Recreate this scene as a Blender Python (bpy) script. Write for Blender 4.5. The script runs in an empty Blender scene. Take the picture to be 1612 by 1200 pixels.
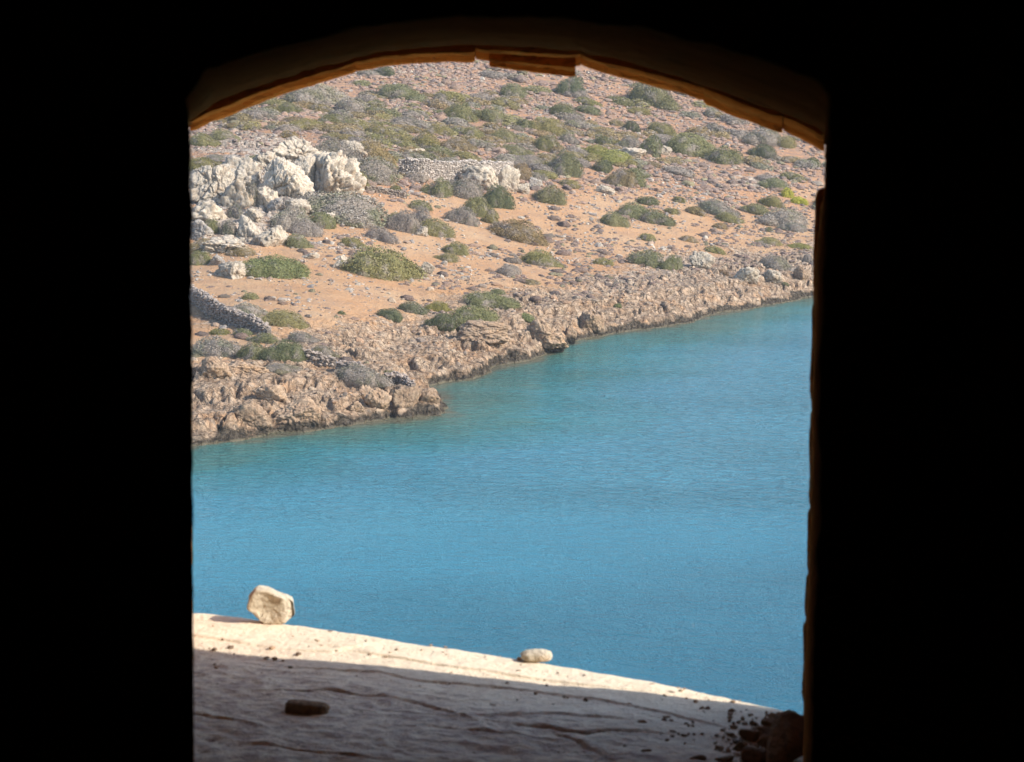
import bpy, bmesh, math, random
import numpy as np
from mathutils import Vector, Matrix, Euler

SC = bpy.context.scene
COL = SC.collection
rng = np.random.default_rng(7)
random.seed(7)

# ------------------------------------------------------------------ camera, world, sun, exposure
F = 3000.0                      # focal length in pixels of the 1612 px wide photograph
CAMZ = 20.0
PITCH = math.atan(450.0 / F)
cam_d = bpy.data.cameras.new('camera')
cam = bpy.data.objects.new('camera', cam_d); COL.objects.link(cam)
cam.location = (0, 0, CAMZ)
cam.rotation_euler = (math.pi / 2 - PITCH, 0, 0)
cam_d.sensor_width = 36.0
cam_d.lens = 36.0 * F / 1612.0
cam_d.clip_start = 0.05
cam_d.clip_end = 8000
cam_d.dof.use_dof = True
cam_d.dof.focus_distance = 90.0
cam_d.dof.aperture_fstop = 20.0
SC.camera = cam

SUN_AZ = (0.949, -0.316)
SUN_EL = math.radians(35)
sun_vec = Vector((SUN_AZ[0] * math.cos(SUN_EL), SUN_AZ[1] * math.cos(SUN_EL), math.sin(SUN_EL))).normalized()
world = bpy.data.worlds.new('World'); SC.world = world; world.use_nodes = True
wn = world.node_tree.nodes; wl = world.node_tree.links
bg = wn.get('Background') or wn.new('ShaderNodeBackground')
sky = wn.new('ShaderNodeTexSky'); sky.sky_type = 'NISHITA'; sky.sun_disc = False
sky.sun_elevation = SUN_EL
sky.sun_rotation = math.atan2(sun_vec.x, sun_vec.y)
sky.air_density = 1.1; sky.dust_density = 1.0; sky.ozone_density = 2.5
bg.inputs['Strength'].default_value = 0.15
wl.new(sky.outputs[0], bg.inputs['Color'])
sd = bpy.data.lights.new('sun', 'SUN'); sd.energy = 3.6; sd.angle = math.radians(0.53); sd.color = (1.0, 0.93, 0.82)
sun = bpy.data.objects.new('sun', sd); COL.objects.link(sun)
sun.rotation_euler = sun_vec.to_track_quat('Z', 'Y').to_euler()
SC.view_settings.view_transform = 'Standard'; SC.view_settings.look = 'None'
SC.view_settings.gamma = 1.0; SC.view_settings.use_curve_mapping = False
SC.view_settings.exposure = 0.9
SC.render.engine = 'CYCLES'
SC.cycles.use_denoising = True
SC.cycles.max_bounces = 8; SC.cycles.diffuse_bounces = 5; SC.cycles.volume_bounces = 1
SC.cycles.use_adaptive_sampling = True; SC.cycles.adaptive_threshold = 0.02

# ------------------------------------------------------------------ projection helpers
CP, SP = math.cos(PITCH), math.sin(PITCH)
def ray(u, v):
    """world direction with y component 1 for a photo pixel"""
    a = (np.asarray(u, float) - 806.0) / F; b = (600.0 - np.asarray(v, float)) / F
    y = CP + b * SP; z = -SP + b * CP
    return a / y, z / y
def project(x, y, z):
    dz = z - CAMZ
    depth = y * CP - dz * SP
    up = y * SP + dz * CP
    return 806.0 + F * x / depth, 600.0 - F * up / depth
def at_D(u, v, D):
    rx, rz = ray(u, v); return np.array([rx * D, D, CAMZ + rz * D])
def at_z(u, v, z):
    rx, rz = ray(u, v); D = (z - CAMZ) / rz
    return np.stack([rx * D, D * np.ones_like(rx), z * np.ones_like(rx)], -1)

# ------------------------------------------------------------------ noise
def _hash(ix, iy, iz, seed):
    h = (ix * 374761393 + iy * 668265263 + iz * 2147483647 + seed * 1274126177) & 0xFFFFFFFF
    h = ((h ^ (h >> 13)) * 1274126177) & 0xFFFFFFFF
    h = ((h ^ (h >> 16)) * 2246822519) & 0xFFFFFFFF
    return (h ^ (h >> 15)) & 0xFFFFFFFF
_G = rng.normal(size=(256, 3)); _G /= np.linalg.norm(_G, axis=1)[:, None]
def perlin(x, y, z, seed=0):
    x, y, z = np.broadcast_arrays(np.asarray(x, float), np.asarray(y, float), np.asarray(z, float))
    xi = np.floor(x).astype(np.int64); yi = np.floor(y).astype(np.int64); zi = np.floor(z).astype(np.int64)
    xf = x - xi; yf = y - yi; zf = z - zi
    s = lambda t: t * t * t * (t * (t * 6 - 15) + 10)
    sx, sy, sz = s(xf), s(yf), s(zf)
    def g(dx, dy, dz):
        k = _G[_hash(xi + dx, yi + dy, zi + dz, seed) & 255]
        return k[..., 0] * (xf - dx) + k[..., 1] * (yf - dy) + k[..., 2] * (zf - dz)
    L = lambda a, b, t: a + (b - a) * t
    return 1.6 * L(L(L(g(0,0,0), g(1,0,0), sx), L(g(0,1,0), g(1,1,0), sx), sy),
                   L(L(g(0,0,1), g(1,0,1), sx), L(g(0,1,1), g(1,1,1), sx), sy), sz)
def fbm(x, y, z=0.0, o=4, seed=0, gain=0.5, ridged=False):
    a = 1.0; t = 0.0; n = 0.0; f = 1.0
    for i in range(o):
        p = perlin(x * f, y * f, z * f if not np.isscalar(z) else z * f + 0.5 + i, seed + i * 17)
        if ridged: p = 1 - 2 * np.abs(p)
        t = t + a * p; n += a; a *= gain; f *= 2.03
    return t / n
def worley(x, y, z, seed=0):
    """F1, F2 and the random value of the nearest cell"""
    x, y, z = np.broadcast_arrays(np.asarray(x, float), np.asarray(y, float), np.asarray(z, float))
    xi = np.floor(x).astype(np.int64); yi = np.floor(y).astype(np.int64); zi = np.floor(z).astype(np.int64)
    f1 = np.full(x.shape, 9.0); f2 = f1.copy(); cr = np.zeros(x.shape)
    flat = np.ptp(z) == 0
    for a in (-1, 0, 1):
        for b in (-1, 0, 1):
            for c in ((0,) if flat else (-1, 0, 1)):
                h0 = _hash(xi + a, yi + b, zi + c, seed)
                px = xi + a + (h0 & 1023) / 1023.0; py = yi + b + ((h0 >> 10) & 1023) / 1023.0
                pz = z if flat else zi + c + ((h0 >> 20) & 1023) / 1023.0
                d = np.sqrt((px - x) ** 2 + (py - y) ** 2 + (pz - z) ** 2)
                m = d < f1
                f2 = np.where(m, f1, np.minimum(f2, d)); cr = np.where(m, ((h0 >> 5) & 255) / 255.0, cr); f1 = np.where(m, d, f1)
    return f1, f2, cr
def sstep(a, b, x):
    t = np.clip((x - a) / (b - a), 0, 1); return t * t * (3 - 2 * t)

# ------------------------------------------------------------------ shoreline and terrain
shore_px = [(-900, 800), (-400, 762), (-100, 742), (150, 720), (300, 702), (335, 697), (380, 693), (430, 684), (470, 681), (500, 675), (560, 668),
            (620, 660), (650, 659), (672, 656), (690, 655), (693, 646), (690, 632), (682, 618), (676, 609), (700, 603),
            (740, 597), (765, 588), (790, 577), (830, 569), (850, 563), (872, 551), (900, 537), (935, 533), (960, 527), (1000, 521), (1040, 516),
            (1068, 512), (1100, 501), (1120, 497), (1160, 490), (1200, 482), (1275, 468), (1400, 448), (1700, 415), (2400, 360)]
SH = at_z(np.array([p[0] for p in shore_px], float), np.array([p[1] for p in shore_px], float), 0.0)[:, :2]
def shore_dist(x, y):
    """signed distance to the shoreline in plan, positive inland"""
    sh = x.shape; P = np.stack([x.ravel(), y.ravel()], 1)
    best = np.full(len(P), 1e18)
    for i in range(len(SH) - 1):
        a, b = SH[i], SH[i + 1]; ab = b - a; L2 = ab @ ab
        ap = P - a; t = np.clip(ap @ ab / L2, 0, 1)
        q = ap - t[:, None] * ab; best = np.minimum(best, (q * q).sum(1))
    d = np.sqrt(best)
    # inside test by closed polygon (shore + far inland corners)
    poly = np.vstack([SH, [[6000, 6000], [-6000, 6000], [-6000, SH[0, 1]]]])
    ins = np.zeros(len(P), bool)
    for i in range(len(poly)):
        a = poly[i]; b = poly[(i + 1) % len(poly)]
        c = ((a[1] > P[:, 1]) != (b[1] > P[:, 1]))
        xx = a[0] + (P[:, 1] - a[1]) * (b[0] - a[0]) / (b[1] - a[1] + 1e-12)
        ins ^= c & (P[:, 0] < xx)
    return np.where(ins, d, -d).reshape(sh)

ctrl = []
for u, lst in {
    -250: [(735, 104), (650, 110), (560, 124), (490, 139), (440, 152), (390, 167), (320, 184), (260, 198), (190, 224), (90, 264), (0, 303)],
    60: [(718, 107), (640, 112), (570, 122), (500, 137), (445, 151), (395, 166), (325, 183), (262, 197), (195, 223), (95, 263), (0, 303)],
    300: [(696, 110.5), (640, 113), (590, 119), (550, 126), (500, 137), (450, 150), (400, 165), (330, 182), (270, 195), (200, 222), (100, 262), (0, 303)],
    550: [(662, 117), (615, 119), (585, 123), (560, 127.5), (500, 141), (430, 159), (380, 173), (330, 187), (270, 203), (200, 226), (100, 263), (0, 305)],
    675: [(645, 121), (618, 124), (590, 137), (540, 144), (490, 152), (430, 167), (380, 181), (330, 195), (270, 211), (200, 233), (100, 268), (0, 308)],
    800: [(572, 142.5), (530, 146), (505, 151), (450, 167), (400, 182), (340, 200), (270, 219), (200, 240), (100, 272), (0, 312)],
    1050: [(509, 167), (480, 171), (420, 188), (370, 204), (300, 224), (220, 248), (130, 275), (0, 318)],
    1290: [(463, 191), (435, 197), (370, 216), (300, 236), (220, 257), (130, 282), (0, 322)],
    1650: [(420, 222), (395, 229), (345, 244), (290, 260), (220, 278), (130, 300), (0, 335)],
}.items():
    for v, D in lst: ctrl.append(at_D(u, v, D))
for X in (-170, -80, 0, 80, 170):
    ctrl.append(np.array([X, 380, 52.0])); ctrl.append(np.array([X, 470, 66.0])); ctrl.append(np.array([X, 620, 70.0]))
ctrl = np.array(ctrl)
CLIFF = 1.35
cs = shore_dist(ctrl[:, 0], ctrl[:, 1])
def cliff_prof(s): return CLIFF * (.4 * sstep(0.0, 1.0, s) + .6 * sstep(0.4, 4.2, s))
cz = ctrl[:, 2] - cliff_prof(cs)
def tps_k(r2): return 0.5 * r2 * np.log(r2 + 1e-9)
_S = 100.0
cx, cy = ctrl[:, 0] / _S, ctrl[:, 1] / _S
K = tps_k((cx[:, None] - cx) ** 2 + (cy[:, None] - cy) ** 2) + np.eye(len(cx)) * 0.0008
Pm = np.stack([np.ones_like(cx), cx, cy], 1)
A = np.block([[K, Pm], [Pm.T, np.zeros((3, 3))]])
W = np.linalg.solve(A, np.concatenate([cz, [0, 0, 0]]))
def tps(x, y):
    x = x / _S; y = y / _S; out = W[-3] + W[-2] * x + W[-1] * y
    for i in range(len(cx)): out = out + W[i] * tps_k((x - cx[i]) ** 2 + (y - cy[i]) ** 2)
    return out

def ell(u, v, lst):
    m = np.zeros_like(u)
    for (a, b, ra, rb, w) in lst:
        m = np.maximum(m, w * np.exp(-(((u - a) / ra) ** 2 + ((v - b) / rb) ** 2)))
    return m
SOIL = [(440, 450, 150, 30, 1), (640, 395, 160, 50, 1), (880, 325, 130, 26, 1), (760, 430, 180, 40, .9), (1080, 372, 130, 16, .8), (560, 350, 50, 14, 1),
        (1100, 455, 90, 14, .9), (540, 480, 160, 34, .75), (960, 385, 110, 14, .7), (1230, 452, 70, 10, .7), (470, 568, 90, 10, .8), (640, 300, 50, 12, .8)]
ROCKY = [(380, 235, 110, 26, 1), (420, 300, 150, 60, 1), (360, 375, 90, 34, 1), (770, 285, 70, 22, .8), (400, 440, 60, 14, .5), (330, 500, 40, 22, .7),
         (1110, 420, 160, 22, .8), (930, 350, 60, 12, .5), (1000, 240, 70, 12, .6), (1180, 290, 90, 14, .5)]

# polar grid seen from the fort; finest where the window looks
def grade(a, b, n): return np.linspace(a, b, n, endpoint=False)
ang = np.concatenate([grade(-40, -12, 70), grade(-12, 11.5, 570), np.linspace(11.5, 40, 70)])
ang = np.radians(ang)
rad = np.concatenate([grade(88, 106, 20), grade(106, 150, 310), grade(150, 215, 270), grade(215, 300, 170), grade(300, 480, 60), np.geomspace(480, 2500, 30)])
NA, NR = len(ang), len(rad)
TA, TR = np.meshgrid(np.tan(ang), rad)         # rad measured along y
GX = TA * TR; GY = TR.copy()
wx = GX + 0.0; wy = GY + 0.0
warp = 1.1 * fbm(wx / 5.0, wy / 5.0, 0.0, 3, 3) + 0.45 * fbm(wx / 1.3, wy / 1.3, 0.0, 2, 9)
S0 = shore_dist(GX, GY)
S = S0 + warp * sstep(60, 3, np.abs(S0))
BASE = tps(GX, GY)
BASE = np.where(GY > 620, 70.0 - (GY - 620) * 0.012, BASE)
land = np.maximum(BASE, 0.12) + cliff_prof(S)
U0, V0 = project(GX, GY, land)
soil = np.clip(ell(U0, V0, SOIL) + 0.22 * fbm(GX / 7, GY / 7, 0., 3, 31), 0, 1)
coast = sstep(16, 5, S + 3 * fbm(GX / 8, GY / 8, 0., 2, 77))
rock = np.clip(np.maximum(coast, ell(U0, V0, ROCKY)) - 0.75 * soil * (1 - coast) + 0.30 * fbm(GX / 4, GY / 4, 0., 3, 41), 0, 1)
# relief: ledges, ridged knobs, pits
rid = fbm(GX / 3.2, GY / 3.2, 0., 4, 51, 0.55, True)
fine = fbm(GX / 0.9, GY / 0.9, 0., 3, 61, 0.6, True)
crag0 = ell(U0, V0, ROCKY[1:3])
dwx = GX + 1.2 * fbm(GX / 3, GY / 3, 0., 2, 131); dwy = GY + 1.2 * fbm(GX / 3, GY / 3, 5., 2, 132)
w1, w2, wc = worley(dwx / 3.4, dwy / 4.2, 0.0, 5)
v1, v2, vc = worley(dwx / 1.0 + 7, dwy / 1.1, 0.0, 8)
block = .75 * (wc - .5) - .55 * np.exp(-((w2 - w1) / .09) ** 2) + .30 * (vc - .5) - .20 * np.exp(-((v2 - v1) / .12) ** 2)
pit = np.maximum(0, fbm(GX / .42, GY / .5, 0., 2, 141))
h = land + rock * (0.30 * rid + 0.20 * fine + (.30 + .35 * crag0) * block - .34 * pit)
crag = ell(U0, V0, ROCKY[1:3])
h += crag * (1.1 * fbm(GX / 7, GY / 6, 0., 3, 151, .5, True) + .5)
h += (1 - rock) * (0.16 * fbm(GX / 6, GY / 6, 0., 4, 71) + 0.05 * fbm(GX / 0.8, GY / 0.8, 0., 2, 81))
h += 0.7 * fbm(GX / 22, GY / 22, 0., 2, 91) * sstep(4, 20, S)
st = 0.8
q = (h + 0.35 * fbm(GX / 9, GY / 9, 0., 2, 95)) / st
terr = (np.floor(q) + sstep(0.25, 0.75, q - np.floor(q)) - q) * st
h += terr * rock * 0.75
flute = fbm(GX / 0.55, GY / 1.6, 0., 2, 99, .5, True)
h += coast * 0.16 * flute * sstep(0.3, 1.2, h)
sea = -0.25 - 0.16 * np.maximum(-S, 0)
sea = np.maximum(sea, -5.0) + 0.12 * fine * sstep(-4, 0, S)
edge = sstep(-0.5, 0.5, S)
H = sea * (1 - edge) + h * edge
SLOPE_Y = np.gradient(H, axis=0)

def smooth2(a, n):
    for _ in range(n):
        a = (a + np.roll(a, 1, 0) + np.roll(a, -1, 0) + np.roll(a, 1, 1) + np.roll(a, -1, 1)) / 5
    return a
HS = smooth2(H, 12)

def grid_sample(G, x, y):
    x = np.asarray(x, float); y = np.asarray(y, float)
    j = np.interp(np.arctan2(x, y), ang, np.arange(NA)); i = np.interp(y, rad, np.arange(NR))
    i0 = np.clip(i.astype(int), 0, NR - 2); j0 = np.clip(j.astype(int), 0, NA - 2)
    fi = i - i0; fj = j - j0
    return (G[i0, j0] * (1 - fi) * (1 - fj) + G[i0 + 1, j0] * fi * (1 - fj) + G[i0, j0 + 1] * (1 - fi) * fj + G[i0 + 1, j0 + 1] * fi * fj)
_DD = np.arange(95, 420, 0.2)
def hit(u, v):
    """first point of the terrain on the line of sight through a photo pixel"""
    rx, rz = ray(u, v)
    g = grid_sample(H, rx * _DD, _DD); r = CAMZ + rz * _DD
    k = np.argmax(g > r)
    if not (g[k] > r[k]): k = len(_DD) - 1
    D = _DD[k]
    return float(rx * D), float(D), float(g[k])
def normal_at(x, y, e=1.2):
    zx = grid_sample(HS, x + e, y) - grid_sample(HS, x - e, y); zy = grid_sample(HS, x, y + e) - grid_sample(HS, x, y - e)
    return Vector((-float(zx) / (2 * e), -float(zy) / (2 * e), 1)).normalized()

# ------------------------------------------------------------------ mesh and material helpers
def mesh_np(name, verts, faces, smooth=True):
    """faces: (n,3) or (n,4) int array"""
    me = bpy.data.meshes.new(name)
    verts = np.ascontiguousarray(verts, np.float32); faces = np.ascontiguousarray(faces, np.int32)
    k = faces.shape[1]
    me.vertices.add(len(verts)); me.vertices.foreach_set('co', verts.ravel())
    me.loops.add(faces.size); me.loops.foreach_set('vertex_index', faces.ravel())
    me.polygons.add(len(faces)); me.polygons.foreach_set('loop_start', np.arange(0, faces.size, k, dtype=np.int32))
    me.polygons.foreach_set('loop_total', np.full(len(faces), k, np.int32))
    me.polygons.foreach_set('use_smooth', np.full(len(faces), smooth))
    me.update(calc_edges=True)
    return me
def add_attr(me, name, arr):
    a = me.attributes.new(name, 'FLOAT', 'POINT'); a.data.foreach_set('value', np.ascontiguousarray(arr, np.float32).ravel())
def add_col(me, name, arr):
    a = me.attributes.new(name, 'FLOAT_COLOR', 'POINT')
    c = np.ones((len(arr), 4), np.float32); c[:, :3] = arr; a.data.foreach_set('color', c.ravel())
def obj(name, me, mat=None, parent=None, loc=None, label=None, cat=None, group=None, kind=None):
    o = bpy.data.objects.new(name, me); COL.objects.link(o)
    if mat and me is not None and not me.materials: me.materials.append(mat)
    if parent: o.parent = parent
    if loc is not None: o.location = loc
    if label: o['label'] = label
    if cat: o['category'] = cat
    if group: o['group'] = group
    if kind: o['kind'] = kind
    return o
def gridfaces(n, m):
    i = np.arange(n - 1)[:, None] * m + np.arange(m - 1)[None]
    i = i.ravel(); return np.stack([i, i + 1, i + m + 1, i + m], 1)
def gridfaces_r(n, m): return gridfaces(n, m)[:, ::-1]

class NT:
    def __init__(s, name):
        s.m = bpy.data.materials.new(name); s.m.use_nodes = True; s.t = s.m.node_tree
        s.n = s.t.nodes; s.l = s.t.links; s.b = s.n.get('Principled BSDF'); s.out = s.n.get('Material Output')
        s.b.inputs['Roughness'].default_value = 0.9; s.b.inputs['Specular IOR Level'].default_value = 0.04
        s.tc = s.n.new('ShaderNodeTexCoord').outputs['Object']
    def lk(s, a, b):
        if isinstance(a, (int, float)): b.default_value = a
        elif isinstance(a, tuple): b.default_value = a if len(a) == 4 or b.type == 'VECTOR' else a + (1,)
        else: s.l.new(a, b)
    def mapv(s, scale, v=None, rot=(0, 0, 0), loc=(0, 0, 0)):
        n = s.n.new('ShaderNodeMapping'); s.l.new(v or s.tc, n.inputs[0]); n.inputs['Scale'].default_value = scale if isinstance(scale, tuple) else (scale,) * 3
        n.inputs['Rotation'].default_value = rot; n.inputs['Location'].default_value = loc; return n.outputs[0]
    def noise(s, scale, detail=4, rough=.55, v=None, dist=0.0):
        n = s.n.new('ShaderNodeTexNoise'); s.l.new(v or s.tc, n.inputs['Vector']); n.inputs['Scale'].default_value = scale
        n.inputs['Detail'].default_value = detail; n.inputs['Roughness'].default_value = rough; n.inputs['Distortion'].default_value = dist
        return n.outputs['Fac']
    def voro(s, scale, v=None, feat='F1', out='Distance'):
        n = s.n.new('ShaderNodeTexVoronoi'); n.feature = feat; s.l.new(v or s.tc, n.inputs['Vector']); n.inputs['Scale'].default_value = scale
        return n.outputs[out]
    def ramp(s, f, a, b, lo=0.0, hi=1.0):
        n = s.n.new('ShaderNodeMapRange'); n.clamp = True; s.lk(f, n.inputs[0])
        n.inputs[1].default_value = a; n.inputs[2].default_value = b; n.inputs[3].default_value = lo; n.inputs[4].default_value = hi; return n.outputs[0]
    def mix(s, f, a, b, mode='MIX'):
        n = s.n.new('ShaderNodeMix'); n.data_type = 'RGBA'; n.blend_type = mode; n.clamp_factor = True
        s.lk(f, n.inputs[0]); s.lk(a, n.inputs[6]); s.lk(b, n.inputs[7]); return n.outputs[2]
    def math(s, op, a, b=0.0):
        n = s.n.new('ShaderNodeMath'); n.operation = op; s.lk(a, n.inputs[0]); s.lk(b, n.inputs[1]); return n.outputs[0]
    def attr(s, name, out='Fac'):
        n = s.n.new('ShaderNodeAttribute'); n.attribute_name = name; return n.outputs[out]
    def info(s, out): return s.n.new('ShaderNodeObjectInfo').outputs[out]
    def z(s):
        g = s.n.new('ShaderNodeNewGeometry'); x = s.n.new('ShaderNodeSeparateXYZ'); s.l.new(g.outputs['Position'], x.inputs[0]); return x.outputs[2]
    def bump(s, h, dist, strength=1.0, nrm=None):
        n = s.n.new('ShaderNodeBump'); s.lk(h, n.inputs['Height']); n.inputs['Distance'].default_value = dist; n.inputs['Strength'].default_value = strength
        if nrm: s.l.new(nrm, n.inputs['Normal'])
        return n.outputs[0]
    def done(s, col, nrm=None, rough=None):
        s.lk(col, s.b.inputs['Base Color'])
        if nrm: s.l.new(nrm, s.b.inputs['Normal'])
        if rough is not None: s.lk(rough, s.b.inputs['Roughness'])
        return s.m

# terrain material
def terrain_mat():
    t = NT('coastal_ground')
    rk = t.attr('rock'); red = t.attr('red'); sc = t.attr('scrub')
    n1 = t.noise(0.16, 5, .6); n2 = t.noise(1.1, 5, .65); n3 = t.noise(5.0, 3, .7)
    soilc = t.mix(t.ramp(n1, .35, .65), (.48, .265, .135), (.51, .335, .20))
    soilc = t.mix(t.math('MULTIPLY', red, t.ramp(n2, .3, .6, .35, 1.0)), soilc, (.43, .215, .12))
    soilc = t.mix(t.ramp(t.noise(.38, 5, .7), .48, .62, 0, .7), soilc, (.40, .245, .15))
    peb = t.math('MULTIPLY', t.ramp(n3, .52, .62), t.ramp(n2, .42, .60, .1, 1.0))
    soilc = t.mix(peb, soilc, (.33, .25, .19))
    rockc = t.mix(t.ramp(n2, .35, .65), (.45, .305, .20), (.53, .40, .285))
    rockc = t.mix(t.ramp(t.noise(.45, 4, .6), .5, .68), rockc, (.50, .30, .17))
    rockc = t.mix(t.ramp(t.noise(2.4, 4, .7), .50, .66, 0, .8), rockc, (.25, .205, .165))
    rockc = t.mix(t.ramp(t.noise(1.0, 4, .7, t.mapv((1.6, 1.6, .7))), .56, .66, 0, .7), rockc, (.30, .19, .12))
    wv = t.n.new('ShaderNodeTexNoise'); wv.inputs['Scale'].default_value = 1.3; wv.inputs['Detail'].default_value = 3; t.l.new(t.tc, wv.inputs['Vector'])
    wm = t.n.new('ShaderNodeVectorMath'); wm.operation = 'MULTIPLY_ADD'; t.l.new(wv.outputs['Color'], wm.inputs[0]); wm.inputs[1].default_value = (1.1, 1.1, 1.1); t.l.new(t.tc, wm.inputs[2])
    ve = t.voro(1.35, wm.outputs[0], 'DISTANCE_TO_EDGE')
    rockc = t.mix(t.ramp(ve, .06, .0, 0, .55), rockc, (.15, .10, .07))
    rockc = t.mix(t.ramp(t.noise(6.5, 2, .6), .56, .66, 0, .5), rockc, (.19, .135, .095))
    grey = t.attr('grey')
    rockc = t.mix(t.math('MULTIPLY', grey, .8), rockc, t.mix(t.ramp(n2, .4, .6), (.40, .36, .32), (.56, .51, .45)))
    soilc = t.mix(t.math('MULTIPLY', sc, t.ramp(n2, .4, .55)), soilc, (.29, .195, .145))
    rockc = t.mix(t.math('MULTIPLY', t.attr('crev'), .45), rockc, (.19, .125, .085))
    f = t.ramp(t.math('ADD', rk, t.math('MULTIPLY', t.math('SUBTRACT', n2, .5), .9)), .33, .55)
    c = t.mix(f, soilc, rockc)
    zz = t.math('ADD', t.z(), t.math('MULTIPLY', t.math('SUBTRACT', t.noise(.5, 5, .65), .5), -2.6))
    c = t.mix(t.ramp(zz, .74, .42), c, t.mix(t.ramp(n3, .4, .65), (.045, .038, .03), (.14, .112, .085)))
    z0 = t.math('ADD', t.z(), t.math('MULTIPLY', n2, -.25))
    c = t.mix(t.ramp(z0, .02, -.08), c, (.15, .13, .09))
    b1 = t.bump(t.math('MULTIPLY', t.ramp(ve, 0, .16), rk), .30, .9)
    b2 = t.bump(t.noise(3.0, 6, .75), .28, .9, b1)
    b3 = t.bump(t.noise(14.0, 3, .7), .05, .8, b2)
    return t.done(c, b3, .95)
M_TERR = terrain_mat()
red = sstep(345, 265, V0 + 60 * fbm(GX / 14, GY / 14, 0., 2, 111)) * 0.9 + 0.35 * sstep(.1, .5, fbm(GX / 9, GY / 9, 0., 3, 121))
scrubm = sstep(310, 250, V0) * 0.85
greym = np.clip(ell(U0, V0, [(400, 300, 170, 110, 1), (770, 280, 90, 40, 1), (1100, 300, 260, 90, .7), (850, 150, 260, 70, .7), (1000, 410, 150, 40, .4)]), 0, 1)
crevm = np.clip(rock * (np.exp(-((w2 - w1) / .08) ** 2) + .7 * np.exp(-((v2 - v1) / .12) ** 2) + 1.8 * pit - .1), 0, 1)
me = mesh_np('terrain', np.stack([GX, GY, H], -1).reshape(-1, 3), gridfaces(NR, NA))
for nme, a in (('rock', rock), ('red', np.clip(red, 0, 1)), ('scrub', scrubm), ('grey', greym), ('crev', crevm)): add_attr(me, nme, a)
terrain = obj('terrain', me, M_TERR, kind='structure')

# ------------------------------------------------------------------ water
def water_mat():
    t = NT('sea_water')
    d = t.attr('shore')
    n = t.noise(.03, 3, .5)
    dd = t.math('ADD', d, t.math('MULTIPLY', t.math('SUBTRACT', t.noise(.09, 3, .6), .5), 14.0))
    deep = t.mix(t.ramp(n, .4, .6), (.007, .155, .245), (.012, .19, .29))
    deep = t.mix(t.ramp(dd, 52, 22), deep, (.055, .275, .375))
    c = t.mix(t.ramp(dd, 15, 4), deep, (.03, .225, .235))
    c = t.mix(t.ramp(dd, 7, 0), c, (.09, .18, .14))
    c = t.mix(t.ramp(t.math('ADD', d, t.math('MULTIPLY', t.math('SUBTRACT', t.noise(.4, 3), .5), 4.0)), 1.2, .1), c, (.16, .15, .10))
    pos = t.mapv((1, 1, 1), rot=(0, 0, math.radians(11)))
    a = t.noise(1.0, 3, .6, t.mapv((.8, 1.7, 1), pos), .8)
    b = t.noise(1.0, 4, .7, t.mapv((6.5, 11.0, 1), pos), .4)
    g = t.noise(1.0, 2, .5, t.mapv((.035, .10, 1), pos))
    amp = t.ramp(g, .35, .65, .75, 1.15)
    yy = t.n.new('ShaderNodeSeparateXYZ'); t.l.new(t.tc, yy.inputs[0])
    far = t.ramp(t.math('ADD', yy.outputs[1], t.math('MULTIPLY', t.math('SUBTRACT', n, .5), 26.0)), 86, 98, .42, 1.25)
    ampa = t.math('MULTIPLY', amp, far)
    n1 = t.bump(t.math('MULTIPLY', a, ampa), .62, 1.0)
    n2 = t.bump(t.math('MULTIPLY', b, amp), .16, 1.0, n1)
    t.b.inputs['Specular IOR Level'].default_value = 0.5
    t.b.inputs['IOR'].default_value = 1.333
    return t.done(c, n2, .14)
M_WATER = water_mat()
wa = np.radians(np.linspace(-75, 75, 180)); wr = np.concatenate([np.linspace(3, 60, 30, endpoint=False), np.linspace(60, 230, 200, endpoint=False), np.geomspace(230, 4000, 30)])
WA, WR = np.meshgrid(np.tan(wa), wr); WX = WA * WR
me = mesh_np('sea', np.stack([WX, WR, np.zeros_like(WX)], -1).reshape(-1, 3), gridfaces(len(wr), len(wa)))
add_attr(me, 'shore', -shore_dist(WX, WR))
obj('sea', me, M_WATER, kind='structure')

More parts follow.
